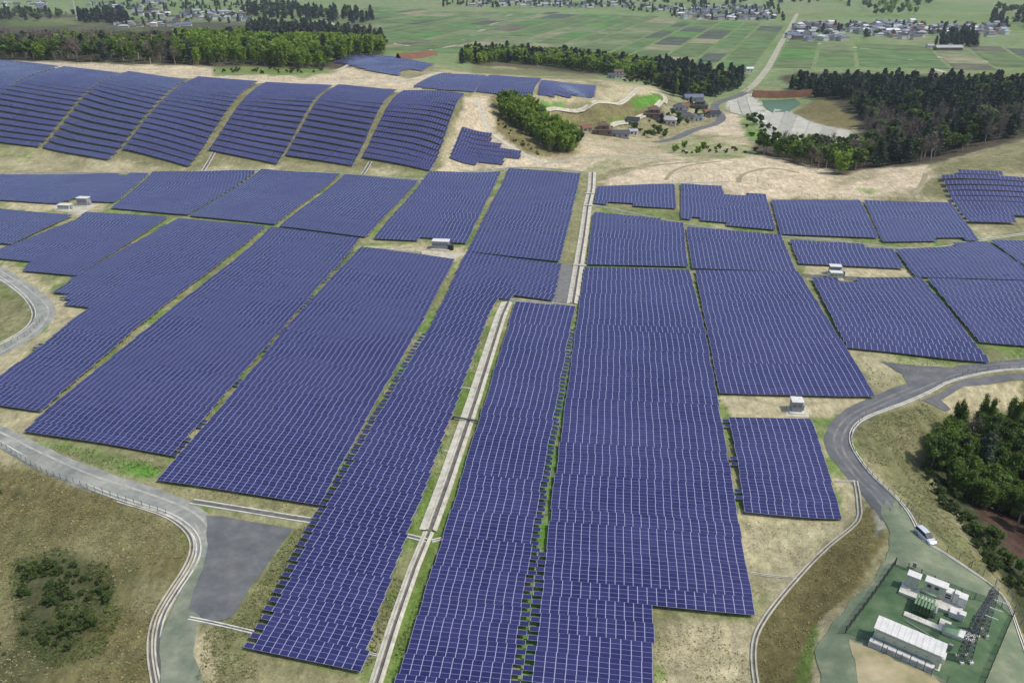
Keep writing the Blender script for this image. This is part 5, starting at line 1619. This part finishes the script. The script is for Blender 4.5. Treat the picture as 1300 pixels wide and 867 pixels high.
fence([(1136, 717), (1073, 804)], 'dark slatted fence along the left side of the substation', 1.8, 1.7, 5, True, 0.07, m_fencedark)
fence([(1073, 804), (1130, 834), (1222, 877)], 'wire fence along the lower side of the substation', 2.0, 1.6, 5, False)
fence([(1136, 717), (1232, 761), (1285, 784)], 'wire fence along the upper side of the substation', 2.0, 1.6, 5, True)
fence([(1285, 784), (1248, 872)], 'wire fence along the right side of the substation', 2.0, 1.6, 5, True, 0.06, m_fencedark)
fence([(1152, 643), (1165, 662), (1174, 686), (1202, 700), (1256, 737), (1282, 757), (1308, 826), (1320, 870)], 'post and wire fence outside the gravel yard kerb', 2.2, 1.5, 4)
fence([(-40, 541), (0, 560), (60, 598), (118, 619), (168, 635), (215, 650)], 'post and wire fence along the left road drain', 2.2, 1.5, 4, offset=0.8)
fence([(1310, 461), (1215, 468), (1172, 486)], 'low post and wire fence on the far side of the right road', 3.0, 1.2, 3, offset=-3.2)
fence([(1095, 526), (1077, 548), (1077, 566), (1089, 587), (1117, 618), (1146, 645)], 'post and wire fence around the road bend', 2.4, 1.2, 3, offset=-0.7)
fence([(962, 232), (1000, 245), (1050, 252), (1170, 254)], 'thin fence along the foot of the sandy mounds', 3.5, 1.6, 4, offset=0.5)
fence([(845, 232), (880, 228), (950, 229), (962, 232)], 'thin fence behind the notched panel block', 3.5, 1.6, 4)
fence([(0, 76), (160, 88), (262, 96), (330, 101), (430, 102), (480, 100)], 'thin ridge fence behind the upper left slope', 5.0, 1.8, 3)
fence([(0, 440), (30, 424), (46, 406)], 'short post fence inside the small left road bend', 2.2, 1.3, 4, offset=2.0)

# ------------------------------------------------------------------ inverter stations among the arrays
def station(px, py, rz, label, wd=6.0, dp=2.6, ht=2.8, body=None):
    q = G(px, py)
    t = thing('inverter_cabin', label, 'inverter cabin', q, rz)
    b_ = MB(); b_.box(-wd / 2, wd / 2, 0, dp, 0.3, ht, 0, 0.04); b_.build('wall', body or m_grey, t)
    b_ = MB(); b_.box(-wd / 2 - 0.2, wd / 2 + 0.2, -0.2, dp + 0.2, ht + 0.002, ht + 0.22, 0, 0.05); b_.build('roof', m_white, t)
    b_ = MB(); b_.box(-wd / 2 - 0.5, wd / 2 + 0.5, -0.9, dp + 0.5, -0.5, 0.298); b_.build('plinth', m_conc, t)
    n = max(2, int(wd / 1.2))
    for i in range(n):
        d_ = MB(); s_ = wd / n; d_.box(-wd / 2 + i * s_ + 0.07, -wd / 2 + (i + 1) * s_ - 0.07, -0.04, -0.003, 0.45, ht - 0.25)
        dd = d_.build('door', body or m_grey, t)
        l_ = MB()
        for k in range(4):
            l_.box(-wd / 2 + i * s_ + 0.22, -wd / 2 + (i + 1) * s_ - 0.22, -0.06, -0.042, ht * 0.55 + k * 0.14, ht * 0.55 + k * 0.14 + 0.06)
        l_.build('louvre', m_dark, dd)
    d_ = MB(); d_.box(wd / 2 + 0.003, wd / 2 + 0.6, 0.6, dp - 0.6, 0.5, 1.9, 0, 0.04); d_.build('cooler', m_grey, t)
    return t


ROWA = -0.115
station(559, 317, ROWA, 'grey inverter cabin with white roof at the middle pad', 6.4, 3.0, 3.2)
station(1011, 524, ROWA, 'lone cabin with white roof between two panel blocks by the road', 2.6, 2.6, 3.0)
station(1060, 349, ROWA, 'rear cabin with white roof at the right pad', 3.8, 2.4, 3.0)
station(1061, 355, ROWA, 'front cabin with white roof at the right pad', 4.0, 2.2, 2.4, m_cream)
station(105, 262, ROWA, 'taller grey cabin at the left pad', 5.0, 3.0, 3.6)
station(81, 267, ROWA, 'low pale green-grey cabin at the left pad', 5.5, 2.6, 2.2, m_cream)
for a, c, lab, wd in ((572, 318, 'dark cubicle beside the middle inverter cabin', 2.0), (1069, 352, 'grey cubicle beside the right cabins', 1.6)):
    q = G(a, c); t = thing('transformer_cubicle', lab, 'cubicle', q, ROWA)
    b_ = MB(); b_.box(-wd / 2, wd / 2, 0, 1.6, -0.2, 2.2, 0, 0.05); b_.build('casing', m_grey if a > 1000 else m_dark, t)
    b_ = MB()
    for k in range(8):
        b_.box(-wd / 2 + 0.1, wd / 2 - 0.1, -0.22, -0.003, 0.4 + k * 0.2, 0.46 + k * 0.2)
    b_.build('cooling_fins', m_dark, t)
for nm, pts in (('station_pad', [(534, 318), (590, 322), (577, 330), (536, 323)]), ('station_pad', [(1017, 349), (1040, 349), (1095, 352), (1087, 357), (1031, 354)]), ('station_pad', [(1000, 517), (1026, 518), (1027, 530), (996, 529)]), ('station_pad', [(68, 261), (128, 259), (115, 266), (102, 274), (92, 270), (70, 268)])):
    structure(sheet(nm, pts, m_concdark if nm == 'station_pad' and pts[0][0] > 1000 else m_conc_warm, 0.07, 3))
q = G(560, 318)

# ------------------------------------------------------------------ car
m_carpaint, N, L, b = new_mat('silver_car_paint')
b.inputs['Base Color'].default_value = (0.62, 0.63, 0.66, 1); b.inputs['Metallic'].default_value = 0.25; b.inputs['Roughness'].default_value = 0.32; b.inputs['Coat Weight'].default_value = 0.6
m_glass, N, L, b = new_mat('car_glass')
b.inputs['Base Color'].default_value = (0.02, 0.025, 0.03, 1); b.inputs['Roughness'].default_value = 0.08
m_tyre = noise_mat('tyre_rubber', (0.015, 0.015, 0.016), (0.03, 0.03, 0.03), 5, 0.9)
m_lamp, N, L, b = new_mat('clear_lamp'); b.inputs['Base Color'].default_value = (0.75, 0.77, 0.8, 1); b.inputs['Roughness'].default_value = 0.1
m_red, N, L, b = new_mat('red_lamp'); b.inputs['Base Color'].default_value = (0.35, 0.02, 0.02, 1); b.inputs['Roughness'].default_value = 0.2


def loft(mb, sections, mi=0):
    """Join cross sections (lists of equal length, each a closed loop) into a body."""
    n = len(sections[0])
    vs = [p for s_ in sections for p in s_]
    fs = []
    for i in range(len(sections) - 1):
        for k in range(n):
            j = (k + 1) % n
            fs.append((i * n + k, i * n + j, (i + 1) * n + j, (i + 1) * n + k))
    fs += [tuple(range(n))[::-1], tuple((len(sections) - 1) * n + k for k in range(n))]
    mb.add(vs, fs, mi)


c1, c2 = G(1164, 675), G(1184, 693)
cc = (c1 + c2) / 2
t = thing('parked_car', 'silver-white estate car parked at the kerb of the gravel yard', 'car', cc + Vector((0, 0, 0.14)), math.atan2(c2.y - c1.y, c2.x - c1.x))
mb = MB()
secs = []
for x, zl, zt, wd in ((-2.35, 0.42, 0.78, 0.70), (-2.25, 0.30, 0.98, 0.82), (-1.2, 0.26, 1.02, 0.89), (0.5, 0.26, 1.00, 0.89), (1.3, 0.26, 0.95, 0.88), (2.05, 0.30, 0.84, 0.82), (2.35, 0.42, 0.66, 0.66)):
    secs.append([(x, -wd, zl + 0.1), (x, -wd * 0.9, zl), (x, wd * 0.9, zl), (x, wd, zl + 0.1), (x, wd, zt - 0.14), (x, wd * 0.88, zt), (x, -wd * 0.88, zt), (x, -wd, zt - 0.14)])
loft(mb, secs); body = mb.build('body', m_carpaint, t)
mb = MB(); secs = []
for x, zb, zt, w0, w1 in ((-2.28, 0.97, 1.0, 0.76, 0.70), (-1.95, 0.99, 1.50, 0.78, 0.62), (-0.8, 0.99, 1.60, 0.80, 0.64), (0.35, 0.98, 1.55, 0.80, 0.62), (1.25, 0.94, 0.97, 0.78, 0.70)):
    secs.append([(x, -w0, zb), (x, w0, zb), (x, w1, zt), (x, -w1, zt)])
loft(mb, secs); mb.build('windows', m_glass, t)
mb = MB(); secs = []
for x, zt, w1 in ((-2.02, 1.50, 0.60), (-0.8, 1.605, 0.645), (0.32, 1.56, 0.62)):
    secs.append([(x, -w1, zt), (x, w1, zt), (x, w1 * 0.93, zt + 0.045), (x, -w1 * 0.93, zt + 0.045)])
loft(mb, secs); mb.build('roof', m_carpaint, t)
for x in (-1.42, 1.40):
    for y in (-0.80, 0.80):
        mb = MB(); mb.tube([(x, y - 0.11, 0.32), (x, y + 0.11, 0.32)], [0.33, 0.33], 18); w_ = mb.build('wheel', m_tyre, t)
        mb = MB(); o_ = 0.115 if y > 0 else -0.115; mb.tube([(x, y + o_, 0.32), (x, y + o_ * 1.12, 0.32)], [0.21, 0.20], 14); mb.build('rim', m_alu, w_)
for y in (-0.55, 0.55):
    mb = MB(); mb.box(2.16, 2.34, y - 0.17, y + 0.17, 0.60, 0.74, 0, 0.03); mb.build('headlight', m_lamp, t)
    mb = MB(); mb.box(-2.345, -2.22, y - 0.15, y + 0.15, 0.66, 0.92, 0, 0.03); mb.build('tail_light', m_red, t)

# ------------------------------------------------------------------ houses
ROOFS = {'dark grey': (0.075, 0.078, 0.09), 'blue-grey': (0.13, 0.15, 0.20), 'brown': (0.13, 0.085, 0.065), 'pale grey': (0.34, 0.34, 0.35), 'reddish': (0.20, 0.085, 0.06), 'white': (0.62, 0.62, 0.62), 'black': (0.03, 0.03, 0.036)}
WALLS = {'white': (0.62, 0.60, 0.56), 'cream': (0.50, 0.45, 0.36), 'brown': (0.20, 0.14, 0.10), 'grey': (0.34, 0.34, 0.34)}
m_roof = {k: noise_mat(k.replace(' ', '_') + '_tiles', tuple(x * 0.8 for x in c), tuple(x * 1.2 for x in c), 0.9, 0.6, 5) for k, c in ROOFS.items()}
m_wall = {k: noise_mat(k + '_wall', tuple(x * 0.88 for x in c), tuple(x * 1.08 for x in c), 0.6, 0.85, 5) for k, c in WALLS.items()}
m_win = noise_mat('window_glass', (0.03, 0.035, 0.04), (0.07, 0.075, 0.085), 1.0, 0.15, 2)
HOUSE = {}


def roof_mb(w, d, h, rise, hip, ov=0.6):
    mb = MB()
    x, y = w / 2 + ov, d / 2 + ov
    i = (d / 2 if hip else 0.0)
    t = 0.18
    for s in (0, 1):
        pass
    vs = [(-x, -y, h), (x, -y, h), (x, y, h), (-x, y, h), (-x + i, 0, h + rise), (x - i, 0, h + rise), (-x, -y, h + t), (x, -y, h + t), (x, y, h + t), (-x, y, h + t), (-x + i, 0, h + rise + t), (x - i, 0, h + rise + t)]
    fs = [(6, 7, 11, 10), (8, 9, 10, 11), (7, 8, 11), (9, 6, 10), (0, 1, 7, 6), (1, 2, 8, 7), (2, 3, 9, 8), (3, 0, 6, 9), (0, 3, 2, 1)]
    mb.add(vs, fs)
    mb.box(-x + i, x - i, -0.22, 0.22, h + rise + t - 0.1, h + rise + t + 0.14)
    return mb


def house(q, rz, w, d, h, wall, roof, label, group, hip=False, two=False, detail=True):
    t = thing('house', label, 'house', q, rz, group)
    key = (round(w), round(d), round(h * 2), wall, roof, hip, two, detail)
    if key not in HOUSE:
        parts = []
        W, D, H = round(w), round(d), round(h * 2) / 2
        b_ = MB(); b_.box(-W / 2, W / 2, -D / 2, D / 2, -2.0, H)
        if not hip:
            b_.add([(-W / 2, -D / 2, H), (-W / 2, D / 2, H), (-W / 2, 0, H + D * 0.26), (W / 2, -D / 2, H), (W / 2, D / 2, H), (W / 2, 0, H + D * 0.26)], [(0, 2, 1), (3, 4, 5)])
        if two:
            b_.box(-W * 0.3, W * 0.3, -D * 0.36, D * 0.36, H + 0.003, H + 2.6)
        parts.append(('wall', b_.v, b_.f, m_wall[wall]))
        if two:
            b_ = roof_mb(W, D, H, D * 0.16, True); r2 = roof_mb(W * 0.62, D * 0.74, H + 2.602, D * 0.22, hip, 0.7)
            b_.add(r2.v, r2.f)
        else:
            b_ = roof_mb(W, D, H, D * 0.27, hip)
        parts.append(('roof', b_.v, b_.f, m_roof[roof]))
        if detail:
            n = max(2, int(W / 3))
            for i in range(n):
                x = -W / 2 + (i + 0.5) * W / n
                for s in (-1, 1):
                    b_ = MB(); y = s * D / 2
                    if i == n // 2 and s < 0:
                        b_.box(x - 0.5, x + 0.5, y - 0.05, y - 0.003, 0.05, 2.05); parts.append(('door', b_.v, b_.f, m_wall['brown']))
                    else:
                        b_.box(x - 0.75, x + 0.75, min(y + s * 0.003, y + s * 0.05), max(y + s * 0.003, y + s * 0.05), 0.8, 2.1); parts.append(('window', b_.v, b_.f, m_win))
                if two and abs(x) < W * 0.26:
                    b_ = MB(); b_.box(x - 0.7, x + 0.7, -D * 0.36 - 0.05, -D * 0.36 - 0.003, H + 0.9, H + 2.0); parts.append(('window', b_.v, b_.f, m_win))
        HOUSE[key] = []
        for nm, v_, f_, m_ in parts:
            me = bpy.data.meshes.new(nm); me.from_pydata(v_, [], f_); me.materials.append(m_); me.update(); HOUSE[key].append((nm, me))
    for nm, me in HOUSE[key]:
        link(bpy.data.objects.new(nm, me), t)
    return t


HAMLET = [
    (785, 99, 0.1, 12, 7, 3.2, 'white', 'brown', 'lone white-walled farmhouse behind the ridge panels', False, True),
    (776, 100, 0.1, 6, 5, 2.8, 'grey', 'dark grey', 'small dark shed beside the lone farmhouse', False, False),
    (766, 170, -0.15, 11, 8, 3.0, 'brown', 'brown', 'brown two-storey house at the left end of the hamlet', True, True),
    (744, 167, 0.3, 6, 5, 2.6, 'cream', 'reddish', 'small tan-roofed shed left of the brown two-storey house', False, False),
    (787, 174, -0.1, 11, 6, 2.6, 'grey', 'dark grey', 'low dark-roofed house right of the brown two-storey house', False, False),
    (803, 171, 0.2, 5, 4, 2.6, 'white', 'pale grey', 'small pale shed in the middle of the hamlet', False, False),
    (803, 158, -0.2, 8, 6, 2.8, 'grey', 'black', 'black-roofed house behind the hamlet garden', False, False),
    (830, 149, -0.15, 13, 9, 3.2, 'brown', 'brown', 'large brown-roofed farmhouse at the back of the hamlet', True, True),
    (847, 157, -0.25, 12, 8, 3.0, 'cream', 'pale grey', 'pale farmhouse with cream walls in the hamlet centre', True, False),
    (861, 145, -0.15, 12, 8, 3.0, 'white', 'dark grey', 'dark hip-roofed house above the pale farmhouse', True, True),
    (868, 139, 0.1, 7, 6, 3.0, 'cream', 'reddish', 'small house with tan roof at the hamlet top', False, False),
    (880, 128, 0.05, 15, 8, 3.2, 'grey', 'blue-grey', 'long house with blue-grey roof by the wood edge', False, False),
    (888, 138, -0.1, 12, 8, 3.0, 'brown', 'dark grey', 'wide dark-roofed house above the road bend', True, True),
    (872, 152, -0.2, 10, 7, 3.0, 'cream', 'dark grey', 'dark-roofed house inside the road bend', True, False),
    (884, 153, -0.2, 9, 6, 2.8, 'white', 'blue-grey', 'white house with blue-grey roof beside the road bend', False, False),
    (898, 146, 0.3, 6, 5, 2.6, 'cream', 'reddish', 'small reddish-roofed hut by the outer road bend', False, False),
    (906, 149, 0.2, 8, 6, 2.8, 'grey', 'black', 'black-roofed garage on the outer road bend', False, False),
    (1203, 64, 0.02, 34, 10, 3.4, 'brown', 'pale grey', 'long pale-roofed barn below the square dark grove', False, False),
    (1180, 61, 0.05, 8, 6, 3.0, 'white', 'pale grey', 'pale shed left of the long barn', False, False),
    (951, 91, 0.1, 7, 5, 3.0, 'white', 'white', 'tiny white hut alone on the paddies', False, False),
]
for a, c, rz, w_, d_, h_, wl, rf, lab, hip, two in HAMLET:
    house(G(a, c), rz, w_, d_, h_, wl, rf, lab, None, hip, two)

RN = np.random.default_rng(44)
TOWNHOUSES = []
TOWN = [  # photograph polygon, number, place
    ([(1000, 50), (1010, 34), (1060, 30), (1075, 52), (1040, 54)], 48, 'near left end of the far town'),
    ([(1075, 34), (1160, 30), (1180, 44), (1160, 52), (1110, 46), (1078, 42)], 85, 'middle of the far town'),
    ([(1160, 34), (1270, 34), (1280, 44), (1245, 48), (1185, 46)], 48, 'right end of the far town'),
    ([(860, 20), (965, 20), (1005, 30), (990, 27), (870, 26)], 40, 'long row left of the far town'),
    ([(800, 8), (980, 10), (985, 22), (930, 19), (800, 14)], 55, 'back row of houses beyond the paddies'),
    ([(590, 3), (800, 4), (800, 11), (590, 9)], 63, 'houses along the top edge above the paddies'),
    ([(170, 14), (310, 18), (320, 28), (240, 26), (170, 20)], 63, 'left town beyond the long wood'),
    ([(140, 31), (240, 27), (250, 34), (150, 36)], 18, 'near side of the left town'),
    ([(110, 4), (210, 4), (210, 12), (110, 10)], 26, 'far side of the left town'),
    ([(0, 4), (60, 4), (60, 12), (0, 10)], 14, 'houses at the top left corner'),
]
for poly, n, place in TOWN:
    p = np.array(poly, float); lo, hi = p.min(0), p.max(0)
    spots = []
    tries = 0
    while len(spots) < n and tries < 4000:
        tries += 1
        a = lo + RN.random(2) * (hi - lo)
        if not inside(poly, a[:1], a[1:])[0]:
            continue
        q = G(a[0], a[1])
        if all((q.x - s[0].x) ** 2 + (q.y - s[0].y) ** 2 > 11.5 ** 2 for s in spots):
            spots.append((q, a))
    spots.sort(key=lambda s: -s[1][1])
    ranks = max(1, round(len(spots) / 9))
    per = math.ceil(len(spots) / ranks)
    for ri in range(ranks):
        rk = sorted(spots[ri * per:(ri + 1) * per], key=lambda s: s[1][0])
        for i, (q, a) in enumerate(rk):
            rf = RN.choice(['dark grey', 'blue-grey', 'brown', 'pale grey', 'reddish', 'white', 'black'], p=[0.20, 0.25, 0.07, 0.28, 0.04, 0.11, 0.05])
            wl = RN.choice(['white', 'cream', 'brown', 'grey'], p=[0.45, 0.25, 0.1, 0.2])
            lab = '%s-roofed house, %s from left in rank %s, %s' % (rf.replace(' ', '-'), ordinal(i + 1), ['one', 'two', 'three', 'four', 'five', 'six', 'seven', 'eight', 'nine'][ri], place)
            TOWNHOUSES.append((q.y, q, RN.choice([0.1, 0.15, 0.2, 1.7]) + RN.random() * 0.15, RN.integers(9, 17), RN.integers(7, 10), RN.choice([3.0, 5.5]), str(wl), str(rf), lab, 'houses of the far towns', bool(RN.random() < 0.5), bool(RN.random() < 0.3), False))
TOWNHOUSES.sort(key=lambda h: h[0])
for h in TOWNHOUSES[:272]:
    house(*h[1:])
mb = MB(); mats_ = [m_wall['white'], m_wall['grey'], m_roof['blue-grey'], m_roof['pale grey'], m_roof['dark grey']]
for k, (_, q, rz, w_, d_, h_, *_r) in enumerate(TOWNHOUSES[272:]):
    b2 = MB(); b2.box(-w_ / 2, w_ / 2, -d_ / 2, d_ / 2, -1, h_, k % 2); r2 = roof_mb(w_, d_, h_, d_ * 0.27, k % 3 == 0); b2.add(r2.v, r2.f, 2 + k % 3)
    ca_, sa_ = math.cos(rz), math.sin(rz)
    base = len(mb.v)
    mb.v += [(x * ca_ - y * sa_ + q.x, x * sa_ + y * ca_ + q.y, z + q.z) for x, y, z in b2.v]
    mb.f += [tuple(base + i for i in f_) for f_ in b2.f]; mb.m += b2.m
if mb.v:
    so = mb.build('farthest_houses', mats_); so['kind'] = 'stuff'
    tag(so, 'farthest small houses of the towns along the top edge', 'houses')

# pale mast beyond the long wood
q = G(98, 26)
t = thing('radio_mast', 'slender pale mast rising beyond the long wood at the upper left', 'mast', q)
b_ = MB(); b_.tube([(0, 0, -1), (0, 0, 20), (0, 0, 40)], [1.1, 0.9, 0.6], 8); b_.build('pole', m_insul, t)
b_ = MB(); b_.tube([(0, 0, 36), (0, 0, 36.5)], [2.0, 2.0], 10); b_.build('platform', m_insul, t)

# ------------------------------------------------------------------ rough grass: one scattered mass
m_tuft = leaf_mat('grass_blades', (0.085, 0.125, 0.03), (0.36, 0.32, 0.17), 0.3)
tV, tF, tT, o = [], [], [], 0
SCRUB = [(10, 715), (75, 695), (140, 718), (155, 785), (130, 832), (70, 850), (20, 815)]
for poly, n, size, tone in (
    ([(-60, 560), (60, 607), (165, 642), (228, 668), (238, 700), (203, 778), (186, 830), (190, 900), (-60, 900)], 20000, 0.5, 0.62), (SCRUB, 5000, 0.6, -0.15),
    ([(1082, 552), (1097, 532), (1172, 512), (1200, 540), (1178, 598), (1225, 690), (1262, 730), (1240, 727), (1165, 655)], 5000, 0.5, 0.3),
    ([(1092, 660), (1120, 672), (1085, 745), (1040, 790), (1030, 840), (1035, 900), (968, 900), (960, 835), (965, 802), (1000, 752), (1045, 704)], 7000, 0.34, 0.5),
    ([(204, 614), (403, 644), (400, 655), (250, 634)], 900, 0.45, 0.5), ([(373, 674), (400, 665), (330, 808), (325, 860), (290, 867), (250, 867), (262, 800), (295, 790)], 3500, 0.5, 0.35),
    ([(622, 405), (600, 492), (560, 600), (540, 660), (520, 674), (547, 600)], 1500, 0.5, 0.15), ([(517, 690), (534, 695), (495, 790), (470, 845), (462, 850), (472, 809)], 1600, 0.5, 0.2), ([(560, 690), (574, 645), (510, 850), (500, 860), (505, 820)], 1300, 0.5, 0.1),
    ([(725, 425), (731, 420), (703, 637), (682, 860), (655, 860), (684, 637)], 1700, 0.5, 0.12), ([(545, 400), (550, 415), (440, 600), (408, 640), (421, 612)], 1300, 0.5, 0.15), ([(895, 420), (912, 498), (926, 531), (946, 650), (940, 650)], 1000, 0.5, 0.15),
    ([(360, 414), (366, 416), (225, 575), (202, 607), (216, 578)], 900, 0.5, 0.2), ([(180, 413), (188, 415), (55, 524), (50, 522)], 700, 0.5, 0.25), ([(40, 557), (205, 590), (212, 612), (140, 600), (80, 575)], 2200, 0.5, 0.0),
    ([(831, 785), (955, 795), (955, 830), (958, 867), (830, 867)], 1100, 0.4, 0.7), ([(945, 660), (1070, 660), (1060, 690), (955, 790)], 900, 0.36, 0.7), ([(1090, 447), (1255, 463), (1300, 441), (1300, 456), (1150, 480), (1110, 500)], 1500, 0.5, 0.25),
):
    p = np.array(poly, float); x, y, _ = ground(p[:, 0], p[:, 1]); W = np.stack([x, y], -1)
    lo, hi = W.min(0), W.max(0)
    q = lo + rng.random((n * 2, 2)) * (hi - lo)
    q = q[inside(W, q[:, 0], q[:, 1])][:n]
    q = q[fbm(q[:, 0], q[:, 1], 7, 77, 3) > 0.36]
    if n == 20000:
        q = q[~inside(SCRUB, *project(q[:, 0], q[:, 1], height(q[:, 0], q[:, 1])))]
    if not len(q):
        continue
    P3 = np.stack([q[:, 0], q[:, 1], height(q[:, 0], q[:, 1]) + 0.08], -1)
    r_ = rng.normal(size=(len(q), 2)); r_ /= np.linalg.norm(r_, axis=1)[:, None]
    sz = 0.72 * size * (0.35 + 0.95 * rng.random(len(q)) ** 2)
    side = np.concatenate([r_ * sz[:, None] * 0.5, np.zeros((len(q), 1))], 1)
    lean_ = 1.6 * (rng.random(len(q)) - 0.5)
    up = np.stack([-r_[:, 1] * sz * lean_, r_[:, 0] * sz * lean_, sz * 0.42], -1)
    V = np.stack([P3 - side, P3 + side, P3 + side * 0.8 + up, P3 - side * 0.7 + up * 0.8], 1).reshape(-1, 3)
    tV.append(V); tF.append(np.arange(len(V)).reshape(-1, 4) + o); o += len(V)
    tT.append(np.clip(tone + 0.5 * (rng.random(len(q)) - 0.4) + 0.5 * (fbm(q[:, 0], q[:, 1], 12, 88, 3) - 0.5), 0, 1))
go = mesh_obj('rough_grass', np.concatenate(tV), np.concatenate(tF), m_tuft); set_tint(go, np.concatenate(tT))
go['kind'] = 'stuff'; tag(go, 'rough grass tufts on the banks and between the panel blocks', 'grass')

# ------------------------------------------------------------------ haze
def haze_box():
    m = bpy.data.materials.new('haze_air'); m.use_nodes = True
    nt = m.node_tree; nt.nodes.clear()
    out = nt.nodes.new('ShaderNodeOutputMaterial'); pv = nt.nodes.new('ShaderNodeVolumePrincipled')
    pv.inputs['Color'].default_value = (0.80, 0.88, 1.0, 1); pv.inputs['Density'].default_value = HAZE_DENSITY; pv.inputs['Anisotropy'].default_value = 0.2
    nt.links.new(pv.outputs['Volume'], out.inputs['Volume'])
    mb = MB(); mb.box(-8600, 8600, -400, 9300, -18, CAM_Z + 12)
    o = mb.build('haze', m)
    o['kind'] = 'stuff'
    return tag(o, 'thin bluish haze over the far plain and woods', 'haze')


HAZE_DENSITY = 0.00007
haze_box()
